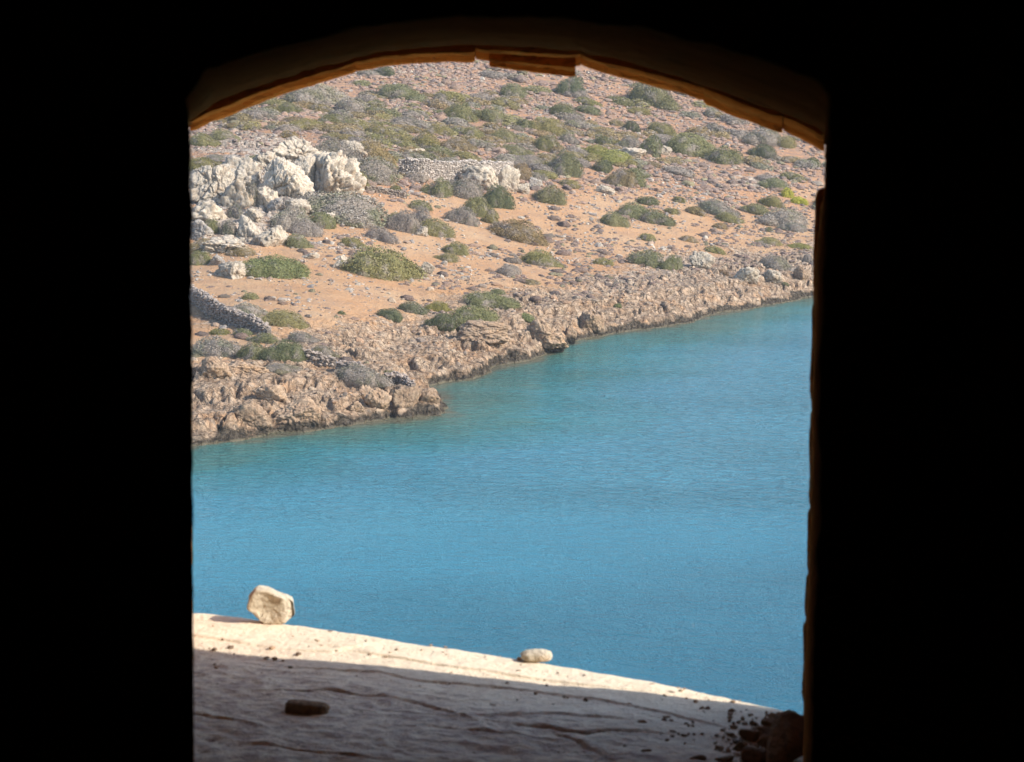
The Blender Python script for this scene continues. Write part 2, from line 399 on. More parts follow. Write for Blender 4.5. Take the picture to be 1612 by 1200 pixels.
# ------------------------------------------------------------------ rocks
_ico = {}
def ico(sub):
    if sub not in _ico:
        bm = bmesh.new(); bmesh.ops.create_icosphere(bm, subdivisions=sub, radius=1)
        v = np.array([p.co[:] for p in bm.verts]); f = np.array([[q.index for q in p.verts] for p in bm.faces]); bm.free()
        v /= np.linalg.norm(v, axis=1)[:, None]; _ico[sub] = (v, f)
    return _ico[sub]
def rock_verts(seed, sub=4, nplanes=12, rough=.10, soft=18.0, pits=0.0, squash=(1, 1, 1)):
    r = np.random.default_rng(seed)
    v, f = ico(sub)
    n = r.normal(size=(nplanes, 3)); n /= np.linalg.norm(n, axis=1)[:, None]
    dist = r.uniform(.62, 1.0, nplanes)
    c = (v @ n.T) / dist
    rr = 1.0 / (np.log(np.exp(soft * np.maximum(c, 0)).sum(1)) / soft)
    rr = np.minimum(rr, 1.5)
    p = v * rr[:, None]
    o = seed * 3.7
    d = rough * fbm(p[:, 0] * 1.6 + o, p[:, 1] * 1.6, p[:, 2] * 1.6 + .3, 5, seed, .55, True)
    if pits:
        q = p + .16 * np.stack([fbm(p[:, 0] * 2.5, p[:, 1] * 2.5, p[:, 2] * 2.5 + k, 3, seed + k) for k in range(3)], 1)
        a1, a2, ac = worley(q[:, 0] * 1.9 + o, q[:, 1] * 1.9, q[:, 2] * 1.7, seed); b1, b2, bc = worley(q[:, 0] * 5 + o, q[:, 1] * 5, q[:, 2] * 3.4, seed + 2)
        d = d + .17 * (ac - .5) - .12 * np.exp(-((a2 - a1) / .07) ** 2) + .03 * (bc - .5) - .012 * np.exp(-((b2 - b1) / .10) ** 2)
        d = d + .055 * np.round(2.6 * fbm(q[:, 0] * 2.2 + o, q[:, 1] * 2.2, q[:, 2] * 3.2, 2, seed + 11))
        d = d + .07 * fbm(p[:, 0] * 4 + o, p[:, 1] * 4, p[:, 2] * 1.3, 4, seed + 9, .6, True)
        d = d - pits * np.maximum(0, fbm(p[:, 0] * 8 + o, p[:, 1] * 8, p[:, 2] * 5, 3, seed + 5, .6)) * 1.1
    p = p * (1 + d)[:, None]
    if pits: rock_verts.crev = np.clip(np.exp(-((a2 - a1) / .09) ** 2) + .5 * np.exp(-((b2 - b1) / .10) ** 2) + 1.3 * np.maximum(0, -d * 3 - .15), 0, 1)
    return p * np.array(squash), f
def rock_mat(name, c1, c2, c3, stain, sc=1.0):
    t = NT(name)
    rnd = t.info('Random')
    v = t.mapv(sc)
    n1 = t.noise(1.3, 5, .6, v); n2 = t.noise(6, 4, .7, v)
    c = t.mix(t.ramp(n1, .35, .65), c1, c2)
    c = t.mix(t.ramp(n2, .5, .66, 0, .85), c, c3)
    c = t.mix(t.ramp(t.noise(2.6, 5, .75, t.mapv((1, 1, .35), v)), .54, .64, 0, .6), c, c3)
    c = t.mix(t.ramp(t.noise(.7, 3, .6, v), .55, .7, 0, .8), c, stain)
    if sc < 5: c = t.mix(t.math('MULTIPLY', t.attr('crev'), .52 if 'limestone' in name else .42), c, (.17, .125, .09))
    br = t.n.new('ShaderNodeHueSaturation'); t.l.new(c, br.inputs['Color']); t.l.new(t.ramp(rnd, 0, 1, .85, 1.1), br.inputs['Value'])
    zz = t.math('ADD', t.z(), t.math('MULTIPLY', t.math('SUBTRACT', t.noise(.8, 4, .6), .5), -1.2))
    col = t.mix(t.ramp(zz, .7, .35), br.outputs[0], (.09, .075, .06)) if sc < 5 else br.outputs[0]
    b = t.bump(t.noise(2.2, 6, .7, v), .30 / sc, .8); b = t.bump(t.noise(8, 5, .75, v), .10 / sc, .8, b)
    return t.done(col, b, .92)
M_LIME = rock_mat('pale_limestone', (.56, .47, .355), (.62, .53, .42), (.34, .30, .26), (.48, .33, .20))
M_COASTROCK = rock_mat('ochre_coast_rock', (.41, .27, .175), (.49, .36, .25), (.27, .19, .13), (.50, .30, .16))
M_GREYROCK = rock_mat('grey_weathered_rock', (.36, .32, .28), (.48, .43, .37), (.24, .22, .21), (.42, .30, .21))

def boulder(u, v, w, hgt, label, seed, mat=M_LIME, sub=5, group=None, name='boulder', rough=.13, sink=.30, depth=.75, nplanes=14, pits=.10, cat='rock'):
    """u centre, v bottom row of the rock, w/h in photo pixels"""
    x, y, z = hit(u, v - 1)
    s = y / F
    Wd, Hd = w * s, hgt * s
    p, f = rock_verts(seed, sub, nplanes, rough, 16, pits)
    ext = p.max(0) - p.min(0); p = p / ext
    p[:, 2] -= p[:, 2].min()
    hh = Hd / (1 - sink)
    p = p * np.array([Wd * 1.04, Wd * depth, hh])
    p[:, 2] -= hh * sink
    me = mesh_np(name, p, f); add_attr(me, 'crev', rock_verts.crev)
    return obj(name, me, mat, None, (x, y + Wd * depth * .38, z), label, cat, group)

BR = [
 # outcrop on the left of the hill
 (466, 262, 78, 46, 'pale cream cliff block crowning the top of the left rock outcrop', M_LIME, 6),
 (420, 268, 66, 28, 'low pale ledge just left of the topmost cliff block', M_LIME, 5),
 (516, 306, 92, 66, 'big pitted limestone crag at the right end of the rock outcrop', M_LIME, 6),
 (437, 312, 80, 62, 'tall cream cliff face in the middle of the rock outcrop', M_LIME, 6),
 (385, 300, 56, 48, 'jagged limestone rib between the middle cliff face and the left slope', M_LIME, 6),
 (335, 322, 80, 60, 'broad pale rock face beside the left window jamb', M_LIME, 6),
 (370, 328, 60, 44, 'ribbed sloping slab of limestone above the round boulder', M_LIME, 5),
 (330, 350, 62, 34, 'whitest flat topped rock at the left edge of the outcrop foot', M_LIME, 5),
 (391, 384, 48, 44, 'rounded white boulder at the foot of the rock outcrop', M_LIME, 5),
 (318, 380, 44, 30, 'shaded grey block under the whitest rock at the left jamb', M_GREYROCK, 5),
 (352, 402, 76, 26, 'long low pale ledge below the rounded white boulder', M_LIME, 5),
 (427, 390, 52, 32, 'stepped pale rock right of the rounded white boulder', M_LIME, 5),
 (435, 333, 30, 20, 'small dark sided rock under the middle cliff face', M_GREYROCK, 4),
 (469, 341, 42, 26, 'pale rock with sloping right side above the grey shrubs', M_LIME, 5),
 (513, 352, 26, 16, 'small white rock tucked below the wide grey green shrub', M_LIME, 4),
 (554, 250, 42, 28, 'isolated cream rock standing above the tall grey shrub thicket', M_LIME, 5),
 (538, 425, 26, 22, 'single white boulder at the left end of the big domed shrub', M_LIME, 5),
 (489, 409, 30, 10, 'flat white slab lying in orange soil left of the single boulder', M_LIME, 4),
 (362, 440, 50, 26, 'low white rock left of the bright green mound shrub', M_LIME, 5),
 (340, 420, 38, 18, 'grey layered rock near the left jamb above the low white rock', M_GREYROCK, 4),
 (500, 262, 40, 30, 'narrow cream rib linking the topmost block to the big crag', M_LIME, 5),
 (475, 300, 46, 48, 'recessed pale cliff face between the middle cliff and the big crag', M_LIME, 6),
 (412, 330, 48, 34, 'tumbled pale rocks below the jagged limestone rib', M_LIME, 5),
 (352, 296, 62, 30, 'weathered upper shelf above the broad left rock face', M_LIME, 5),
 (400, 352, 40, 22, 'fractured pale ledge above the rounded white boulder', M_LIME, 5),
 (446, 356, 40, 20, 'low rubble ledge left of the paired grey shrubs', M_LIME, 5),
 (312, 300, 40, 34, 'cracked rock tower touching the left window jamb', M_LIME, 5),
 # mid hill
 (762, 300, 66, 38, 'large smooth cream rock below the long dry stone wall', M_LIME, 6),
 (798, 303, 44, 42, 'upright pitted rock leaning on the large smooth cream rock', M_LIME, 5),
 (820, 306, 36, 16, 'low pale rock at the foot of the upright pitted rock', M_LIME, 4),
 (839, 298, 24, 18, 'grey rubble rock left of the round green shrub', M_GREYROCK, 4),
 (665, 374, 20, 16, 'small pale rock against the grey brown shrub in the valley', M_LIME, 4),
 (671, 434, 26, 20, 'pale rock at the right foot of the big domed shrub', M_LIME, 4),
 (656, 247, 44, 12, 'narrow cream bank showing above the long dry stone wall', M_LIME, 4),
 (992, 250, 56, 16, 'long low cream ledge high on the right hillside', M_LIME, 4),
 (1046, 246, 30, 18, 'short pink cream rock ledge right of the long low ledge', M_LIME, 4),
 (950, 306, 34, 14, 'pale rock at the end of the orange terrace', M_LIME, 4),
 # shore
 (334, 598, 54, 32, 'overhanging rounded rock at the left jamb above the headland', M_COASTROCK, 5),
 (384, 590, 70, 20, 'long rounded rock hump running right from the overhanging rock', M_COASTROCK, 5),
 (427, 634, 56, 26, 'undercut rock knob in the middle of the headland', M_COASTROCK, 5),
 (398, 684, 60, 46, 'big bulging rock at the waterline of the headland', M_COASTROCK, 6),
 (473, 672, 84, 44, 'wide pitted rock bulge right of the big bulging waterline rock', M_COASTROCK, 6),
 (571, 630, 34, 22, 'cracked square block near the headland tip', M_COASTROCK, 5),
 (561, 650, 30, 17, 'lower cracked block under the square block', M_COASTROCK, 5),
 (597, 650, 44, 34, 'tall split block right of the two cracked blocks', M_COASTROCK, 5),
 (640, 650, 50, 36, 'stepped rock between the split block and the headland tip', M_COASTROCK, 5),
 (674, 636, 34, 22, 'rounded block at the very tip of the headland', M_COASTROCK, 5),
 (894, 539, 26, 26, 'detached boulder in the notch of the sea cliff', M_COASTROCK, 5),
 (930, 528, 48, 34, 'cliff buttress just right of the detached boulder', M_COASTROCK, 6),
 (855, 548, 80, 42, 'fluted cliff buttress left of the detached boulder', M_COASTROCK, 6),
 (765, 538, 84, 30, 'grooved cliff band below the bright green shore shrub', M_COASTROCK, 6),
 (1105, 424, 40, 26, 'ribbed upright rocks right of the twin green shrubs', M_LIME, 5),
 (1170, 450, 46, 26, 'ribbed standing rocks on the far right shore slope', M_LIME, 5),
 (1215, 446, 34, 20, 'pale knob right of the ribbed standing rocks', M_LIME, 4),
 (1262, 444, 26, 24, 'dark sided boulder beside the right window jamb', M_COASTROCK, 4),
]
for k, (u, v, w, hh, lab, mt, sub) in enumerate(BR):
    big_ = k < 27 and w > 46; w = w * (1.14 if big_ else 1.0); hh = hh * (1.0 if big_ else 1)
    boulder(u, v, w, hh, lab, 100 + k * 7, mt, 6 if w > 74 else 5, pits=.14, nplanes=10, rough=.10, depth=1.15 if big_ else .75, sink=.42 if big_ else .30,
            group={True: 'limestone rocks of the hillside', False: 'rocks along the shore'}[mt is not M_COASTROCK])

# ------------------------------------------------------------------ shrubs
def bush_mesh(seed, n=3000, leaf=.055, lobes=5, height=.8, core=3):
    r = np.random.default_rng(seed)
    # dome of several overlapping lobes inside the unit radius footprint
    lc = [(0, 0, .66, .95)]
    for k in range(lobes):
        a = r.uniform(0, 2 * math.pi); d = r.uniform(.35, .72)
        lc.append((math.cos(a) * d, math.sin(a) * d, r.uniform(.24, .52), r.uniform(.55, 1.25)))
    lc = np.array(lc)
    wts = lc[:, 2] ** 2; wts /= wts.sum()
    P = []; N = []
    while sum(map(len, P)) < n:
        k = r.choice(len(lc), size=n, p=wts)
        d = r.normal(size=(n, 3)); d /= np.linalg.norm(d, axis=1)[:, None]; d[:, 2] = np.abs(d[:, 2])
        rad_ = 1 + .26 * fbm(d[:, 0] * 2.5 + k * 7.1, d[:, 1] * 2.5, d[:, 2] * 2.5, 3, seed)
        L = lc[k]
        p = np.stack([L[:, 0] + d[:, 0] * L[:, 2] * rad_, L[:, 1] + d[:, 1] * L[:, 2] * rad_, d[:, 2] * L[:, 2] * L[:, 3] * height / .78 * rad_], 1)
        # keep only points near the outer hull of the union
        inside = np.zeros(len(p), bool)
        for q in lc:
            e = ((p[:, 0] - q[0]) / q[2]) ** 2 + ((p[:, 1] - q[1]) / q[2]) ** 2 + (p[:, 2] / (q[2] * q[3] * height / .78)) ** 2
            inside |= e < .62
        P.append(p[~inside]); N.append(d[~inside])
    P = np.vstack(P)[:n]; N = np.vstack(N)[:n]
    t = r.normal(size=(n, 3)); nn = N * .8 + .85 * t; nn /= np.linalg.norm(nn, axis=1)[:, None]
    a = np.cross(nn, r.normal(size=(n, 3)) + np.array([0, 0, .7])); a /= np.linalg.norm(a, axis=1)[:, None]; b = np.cross(nn, a)
    s = leaf * r.uniform(.6, 1.5, n)[:, None]
    P = P * (1 + np.abs(r.normal(0, .05, n)) - .03)[:, None]
    v = np.stack([P - a * s * .8 - b * s * .6, P + a * s * .75 - b * s * .5, P + b * s * 1.3 * np.sign(b[:, 2:3] + 1e-6)], 1).reshape(-1, 3)
    f = np.arange(3 * n).reshape(-1, 3)
    tone = np.repeat(r.uniform(0, 1, n), 3)
    # darker core that closes the gaps between the leaves
    cv, cf = ico(core); V = [v]; Fc = [f]; off = len(v); tn = [tone]
    for q in lc:
        c = cv * np.array([q[2], q[2], q[2] * q[3] * height / .78]) * .86
        c = c * (1 + .10 * fbm(cv[:, 0] * 3, cv[:, 1] * 3, cv[:, 2] * 3 + q[0], 2, seed))[:, None] + np.array([q[0], q[1], 0])
        V.append(c); Fc.append(cf + off); off += len(c); tn.append(np.full(len(c), -1.5))
    AV = np.vstack(V); lo_, hi_ = np.percentile(AV, 1, 0), np.percentile(AV, 99, 0)
    AV[:, :2] = (AV[:, :2] - (lo_[:2] + hi_[:2]) / 2) * 2.0 / (hi_[:2] - lo_[:2]); AV[:, 2] *= .8 / hi_[2]; V = [AV]
    me = mesh_np('shrub', np.vstack(V), np.vstack(Fc), False)
    add_attr(me, 'tone', np.concatenate(tn))
    return me
def leaf_mat(joined_=False):
    t = NT('scrub_leaves' if joined_ else 'shrub_leaves')
    oc = t.attr('tint', 'Color') if joined_ else t.info('Color'); rnd = t.info('Random'); tone = t.attr('tone')
    off = t.n.new('ShaderNodeVectorMath'); off.operation = 'ADD'; t.l.new(t.tc, off.inputs[0])
    cb = t.n.new('ShaderNodeCombineXYZ'); t.l.new(t.math('MULTIPLY', rnd, 30.0), cb.inputs[0]); t.l.new(cb.outputs[0], off.inputs[1])
    n = t.noise(1.6, 3, .6, off.outputs[0]); n2 = t.noise(7.0, 3, .6, off.outputs[0])
    al = .35 if joined_ else t.info('Alpha')                       # share of dry grey twigs on this shrub
    c = t.mix(t.ramp(tone, 0, 1, 0, .55), oc, t.mix(.5, oc, (.30, .27, .12)))
    c = t.mix(t.ramp(n2, .38, .62, 0, .45), c, t.mix(.5, oc, (.08, .08, .045)))
    c = t.mix(t.ramp(tone, -1, -.8, .45, 0), c, (.07, .06, .035))
    dry = t.ramp(t.math('ADD', n, t.math('MULTIPLY', al, .42)), .66, .78, 0, .85)
    c = t.mix(dry, c, t.mix(tone, (.25, .205, .17), (.40, .35, .31)))
    t.b.inputs['Roughness'].default_value = .75
    return t.done(c, t.bump(t.noise(14, 3, .7), .06, .6))
M_LEAF = leaf_mat(); M_LEAF_J = leaf_mat(True)
BUSH = [bush_mesh(300 + k, 7500, .022, 6 + k % 4, .72) for k in range(9)]
for b_ in BUSH: b_.materials.append(M_LEAF)
BUSH_S = [bush_mesh(400 + k, 2000, .045, 4 + k % 3, .78) for k in range(6)]
for b_ in BUSH_S: b_.materials.append(M_LEAF)
KX = 1.0
KC = {  # leaf colour, dryness, words
 'g': ((.20, .195, .095), .34, 'green'), 'G': ((.205, .215, .10), .2, 'bright green'), 'd': ((.145, .155, .090), .28, 'dark green'),
 'o': ((.27, .235, .10), .32, 'olive'), 'b': ((.31, .225, .115), .38, 'brownish olive'), 'y': ((.25, .235, .165), .62, 'grey green'),
 'r': ((.25, .205, .165), .78, 'grey brown'), 'Y': ((.50, .47, .06), .0, 'vivid yellow green'), 'l': ((.32, .295, .09), .15, 'yellowish green'), 'R': ((.33, .19, .12), .4, 'rusty brown'),
}
def put_bush(x, y, z, Wd, Hd, tilt, kind, meshes, name='shrub', **kw):
    o = obj(name, meshes[int(rng.integers(len(meshes)))], None, None, (x, y, z), **kw)
    n = normal_at(x, y)
    n = (n * .7 + Vector((0, 0, .3))).normalized()
    q = Vector((0, 0, 1)).rotation_difference(n).to_matrix()
    R = Matrix.Rotation(math.radians(tilt * .35), 3, 'Y') @ q @ Matrix.Rotation(rng.uniform(-.5, .5) + (math.pi if rng.random() < .5 else 0), 3, 'Z')
    o.rotation_mode = 'XYZ'; o.rotation_euler = R.to_euler()
    o.scale = (Wd / 1.9, Wd / 1.9 * rng.uniform(.62, .85), Hd / .80)
    c, al, _ = KC[kind]; j = rng.uniform(.88, 1.14)
    o.color = (c[0] * j * rng.uniform(.94, 1.06), c[1] * j, c[2] * j * rng.uniform(.9, 1.1), al)
    return o
SHR = """537 326 130 45 8 y|456 347 60 45 5 y|481 360 48 28 5 r|501 347 48 26 8 g|470 380 42 22 8 g|430 419 98 34 8 G|601 415 120 50 8 o|558 383 40 16 5 o
436 378 22 14 0 o|333 357 25 22 0 g|371 335 30 25 0 y|389 310 24 44 50 y|360 364 24 28 0 y|398 256 60 20 5 o|530 246 80 44 25 y|580 266 80 40 25 y|562 283 35 25 25 o
589 240 65 34 10 b|455 212 25 12 0 b|353 214 45 20 0 g|321 222 45 22 0 o|321 260 55 18 6 o|335 249 35 10 0 y|310 408 42 24 0 g|320 388 50 18 0 b|380 396 40 14 0 b
603 371 50 22 4 r|634 350 52 38 5 r|634 145 72 24 6 g|811 144 45 22 22 g|896 136 42 34 25 d|890 175 46 22 12 g|724 177 50 30 22 g|771 180 50 24 26 g|692 155 22 14 0 y
603 113 36 16 0 d|825 197 28 18 0 g|861 200 60 24 5 o|863 227 48 28 15 g|895 220 30 16 10 y|814 237 50 14 6 g|946 222 24 15 0 g|796 216 45 22 10 o|746 211 35 20 10 o
888 261 50 42 26 g|946 263 26 18 0 d|938 238 55 20 6 l|897 290 30 12 0 o|861 307 50 30 15 g|782 312 46 40 26 d|728 297 55 32 6 y|688 297 44 32 15 g|753 326 52 32 12 g
661 324 34 16 0 g|656 344 40 38 10 r|686 360 56 28 12 o|726 341 48 30 18 y|622 342 24 14 0 G|771 346 26 14 0 o|622 298 18 12 0 g|607 282 22 14 0 g|832 252 45 16 8 y
726 227 45 16 5 b|665 223 50 26 8 o|818 270 42 24 18 b|843 279 34 14 8 y|652 279 26 16 0 r|1032 151 78 36 22 g|1122 177 26 14 10 y|994 200 26 18 20 d|971 194 22 10 5 b
951 223 26 14 5 g|990 225 36 20 10 y|1021 231 32 36 35 g|1046 205 50 20 18 o|1090 228 80 30 15 g|1135 245 62 26 12 g|1100 207 34 16 15 b|1124 202 30 16 12 y
1197 214 60 24 14 y|1234 223 35 18 14 o|1199 238 40 22 14 d|1280 256 22 16 5 g|1217 288 46 16 16 g|1239 305 18 16 5 Y|1257 316 26 12 10 Y|1214 317 38 20 8 o
1019 316 32 14 5 d|1068 315 20 10 5 o|998 333 50 26 8 g|1036 343 50 22 12 g|967 345 42 22 8 g|1095 332 30 12 8 b|1059 333 24 9 5 o|1131 328 60 20 10 y|1187 328 40 16 8 g
1228 341 80 26 14 y|1149 343 40 14 8 o|992 257 26 10 5 o|962 247 60 22 14 l|953 261 20 16 5 d|978 281 45 30 20 b|1001 286 26 18 15 g|1028 259 24 8 0 b
817 365 96 32 22 b|714 392 40 22 5 o|703 406 38 14 3 o|854 408 58 26 12 o|803 426 38 19 0 r|836 445 26 9 3 b|773 471 80 20 3 g|783 460 22 10 0 g|651 485 44 18 3 d
689 484 38 18 5 l|614 494 38 18 4 d|745 498 74 32 5 G|693 505 44 24 0 d|829 501 24 10 5 G|1016 407 56 26 22 g|1057 415 36 26 28 g|949 412 30 12 14 o|1019 374 24 12 12 o
1084 376 28 10 14 b|1126 394 30 11 8 o|1140 385 13 5 0 g|1209 380 38 12 8 o|1259 388 36 8 4 l|1210 362 13 8 0 g|1133 356 22 10 5 b|1224 416 54 24 20 y|1098 412 22 10 5 r
1140 430 26 10 5 R|1271 408 16 16 0 r|1247 357 40 14 10 y|972 482 12 8 0 G|1236 447 12 5 0 g|394 467 24 12 0 o|385 488 70 22 14 y|440 502 76 26 14 o|346 523 30 10 0 o
382 524 28 12 0 g|341 548 75 34 8 y|400 553 56 30 0 g|448 552 66 32 3 d|412 533 46 16 4 g|478 532 46 16 8 y|511 556 42 18 22 y|443 580 54 14 2 y|572 595 78 26 4 y|612 590 34 14 8 g
537 493 14 6 0 G|500 150 95 34 12 y|560 168 60 26 18 y|455 172 40 20 5 g|590 205 46 18 5 o|530 190 52 18 6 g|480 196 50 18 4 o|640 190 40 16 6 y|690 205 44 16 8 o"""
LAND = [(430, 280, 'the pale rock outcrop', 150), (720, 270, 'the long dry stone wall', 90), (360, 490, 'the shaded field wall', 60), (520, 565, 'the broken shore wall', 60),
        (600, 415, 'the orange soil valley', 90), (760, 410, 'the stony flat mid slope', 100), (750, 520, 'the grooved cliff band', 70), (930, 510, 'the sea cliff', 90),
        (960, 320, 'the orange terrace', 90), (1000, 240, 'the long cream ledge', 80), (1230, 310, 'the yellow green bush', 70), (1130, 220, 'the upper right slope', 80),
        (870, 150, 'the red upper slope', 100), (640, 150, 'the arch shaded hilltop', 120), (1060, 400, 'the twin shrubs slope', 80), (1210, 400, 'the far right shore slope', 90), (480, 170, 'the top left scrub belt', 120)]
entries = []
for row in SHR.replace('\n', '|').split('|'):
    a = row.split(); entries.append((float(a[0]), float(a[1]), float(a[2]), float(a[3]), float(a[4]), a[5]))
def where(u, v):
    L = min(LAND, key=lambda q: math.hypot(u - q[0], (v - q[1]) * 1.4) / q[3]); return L[2]
labs = {}
for i, (u, v, w, hh, tl, kd) in enumerate(entries):
    if i == len(entries): break
    L = min(LAND, key=lambda q: math.hypot(u - q[0], (v - q[1]) * 1.4) / q[3])
    du, dv = u - L[0], v - L[1]
    rel = ('above' if dv < 0 else 'below') if abs(dv) * 1.6 > abs(du) else ('left of' if du < 0 else 'right of')
    size = 'huge' if w >= 90 else 'large' if w >= 55 else 'medium' if w >= 35 else 'small' if w >= 22 else 'tiny'
    if 'slope' in L[2] or 'belt' in L[2] or 'valley' in L[2] or 'hilltop' in L[2]:
        rel = {'above': 'high on', 'below': 'low on', 'left of': 'on the left of', 'right of': 'on the right of'}[rel]
    labs.setdefault((size, KC[kd][2], rel, L[2]), []).append(i)
shape = {}
names = ['leftmost', 'second from left', 'third from left', 'fourth from left', 'fifth from left', 'sixth from left', 'seventh from left']
final = [None] * len(entries)
for key, idx in labs.items():
    idx.sort(key=lambda i: entries[i][0])
    for j, i in enumerate(idx):
        e = entries[i]; form = 'upright' if e[3] / e[2] > .7 else 'domed' if e[3] / e[2] > .45 else 'spreading'
        base = f'{key[0]} {form} {key[1]} shrub {key[2]} {key[3]}'
        final[i] = base if len(idx) == 1 else f'{names[j]}, {base}'
occ = []
for (u, v, w, hh, tl, kd), lab in zip(entries, final):
    x, y, z = hit(u, v + hh * .32)
    s = y / F; Wd, Hd = w * s, hh * s * .86
    put_bush(x, y, z - .05 * Hd, Wd * 1.06, Hd, tl, kd, BUSH if w > 34 else BUSH_S, label=lab, cat='shrub', group='shrubs picked out across the hillside')
    occ.append((u, v, w, hh))
occ = np.array(occ)

# scrub belt: countable but alike bushes
cnt = 0; NAMED = len(entries); late = []; cand = []
for k in range(4000):
    if cnt >= 300: break
    u = rng.uniform(305, 1290); v = rng.uniform(105, 285)
    dens = 1.0 * math.exp(-(((u - 560) / 300) ** 2 + ((v - 200) / 45) ** 2)) + .45 * math.exp(-(((u - 900) / 240) ** 2 + ((v - 235) / 40) ** 2)) + .04
    if rng.random() > dens or (v > 205 and u < 520) : continue
    if (np.hypot((occ[:, 0] - u) / occ[:, 2], (occ[:, 1] - v) / occ[:, 3]) < .42).any(): continue
    w = rng.uniform(20, 48); hh = w * rng.uniform(.17, .29)
    x, y, z = hit(u, v + hh * .3); s = y / F
    cand.append((w, x, y, z, w * s, hh * s, rng.uniform(0, 15), str(rng.choice(list('ooobbbbyygrr'))), u, v)); cnt += 1
cand.sort(key=lambda c: -c[0]); n_ind = 296 - NAMED
for c in cand[:max(0, n_ind)]:
    side = 'left' if c[8] < 620 else 'middle' if c[8] < 900 else 'right'
    put_bush(*c[1:8], BUSH_S, label=f'low {KC[c[7]][2]} bush among its like in the {side} of the upper scrub belt', cat='shrub', group=f'{KC[c[7]][2]} bushes in the {side} of the upper scrub belt')
for k in range(110):                                     # the same scrub goes on either side of the window's view
    u = rng.uniform(-620, 285) if k % 2 else rng.uniform(1300, 1900); v = rng.uniform(110, 470); w = rng.uniform(26, 80)
    x, y, z = hit(u, v); s = y / F
    if z < 1.2: continue
    cand.append((w, x, y, z, w * s, w * s * rng.uniform(.25, .4), 0.0, str(rng.choice(list('gobyrg'))), u, v))
SMALLB = [bush_mesh(450 + k, 620, .085, 3, .8, 2) for k in range(4)]
V = []; Fc = []; TN = []; TC = []; off = 0
for c in cand[max(0, n_ind):]:
    m_ = SMALLB[int(rng.integers(4))]; nV = len(m_.vertices)
    a_ = np.empty(nV * 3, np.float32); m_.vertices.foreach_get('co', a_); a_ = a_.reshape(-1, 3)
    t_ = np.empty(nV, np.float32); m_.attributes['tone'].data.foreach_get('value', t_)
    f_ = np.empty(len(m_.polygons) * 3, np.int32); m_.loops.foreach_get('vertex_index', f_)
    th = rng.uniform(0, 6.28); cth, sth = math.cos(th), math.sin(th)
    p_ = np.stack([a_[:, 0] * cth - a_[:, 1] * sth, (a_[:, 0] * sth + a_[:, 1] * cth) * .8, a_[:, 2]], 1) * np.array([c[4] / 1.9, c[4] / 1.9, c[5] / .8])
    n_ = normal_at(c[1], c[2]); p_[:, 2] -= (n_.x * p_[:, 0] + n_.y * p_[:, 1]) / n_.z
    V.append(p_ + np.array([c[1], c[2], c[3]])); Fc.append(f_.reshape(-1, 3) + off); off += nV; TN.append(t_)
    kc = np.array(KC[c[7]][0]) * rng.uniform(.85, 1.15); TC.append(np.tile(kc, (nV, 1)))
me = mesh_np('scrub_cover', np.vstack(V), np.vstack(Fc), False); add_attr(me, 'tone', np.concatenate(TN)); add_col(me, 'tint', np.vstack(TC))
obj('scrub_cover', me, M_LEAF_J, kind='stuff')
for m_ in SMALLB: bpy.data.meshes.remove(m_)

# ------------------------------------------------------------------ dwarf cushion shrubs and stones (countless)
def scatter_points(n, dens, seed, vmin=60, dmax=330):
    r = np.random.default_rng(seed); X = []; m = 0
    while m < n:
        a = np.tan(r.uniform(math.radians(-19), math.radians(17), 40000)); D = np.sqrt(r.uniform(108 ** 2, dmax ** 2, 40000))
        x = a * D; y = D; z = grid_sample(H, x, y)
        sd_ = grid_sample(S, x, y)
        u, v = project(x, y, z)
        p = dens(x, y, z, sd_, u, v); k = r.random(len(x)) < p
        X.append(np.stack([x, y, z], 1)[k]); m += k.sum()
    return np.vstack(X)[:n]
def cushion_variant(seed, sub=2):
    v, f = ico(sub); keep = v[:, 2] > -.35; idx = -np.ones(len(v), int); idx[keep] = np.arange(keep.sum())
    f = idx[f]; f = f[(f >= 0).all(1)]; v = v[keep].copy()
    v *= (1 + .42 * fbm(v[:, 0] * 2.4 + seed, v[:, 1] * 2.4, v[:, 2] * 2.4, 3, seed, .7))[:, None]
    v[:, 2] *= .62
    return v, f
def stone_variant(seed, sub=1):
    return rock_verts(seed, sub, 7, .05, 12)
def joined(name, pts, sizes, variants, mat, cols, label=None, squash=(.7, 1.2), kind='stuff', flat_=False):
    V = []; Fc = []; C = []; off = 0
    r = np.random.default_rng(5)
    which = r.integers(len(variants), size=len(pts))
    for k, (vv, ff) in enumerate(variants):
        m = which == k; P = pts[m]; s = sizes[m]; n = m.sum()
        if not n: continue
        th = r.uniform(0, 6.283, n); c, sn = np.cos(th), np.sin(th)
        sx = s * r.uniform(.8, 1.3, n); sy = s * r.uniform(.7, 1.1, n); sz = s * r.uniform(*squash, n)
        x = vv[None, :, 0] * sx[:, None]; y = vv[None, :, 1] * sy[:, None]; z = vv[None, :, 2] * sz[:, None]
        X = x * c[:, None] - y * sn[:, None] + P[:, 0:1]; Y = x * sn[:, None] + y * c[:, None] + P[:, 1:2]; Z = z + P[:, 2:3]
        V.append(np.stack([X, Y, Z], -1).reshape(-1, 3)); Fc.append((ff[None] + (np.arange(n) * len(vv))[:, None, None]).reshape(-1, 3) + off)
        off += n * len(vv); C.append(np.repeat(cols[m], len(vv), 0))
    me = mesh_np(name, np.vstack(V), np.vstack(Fc), flat_ is False); add_col(me, 'tint', np.vstack(C))
    return obj(name, me, mat, label=label, kind=kind)
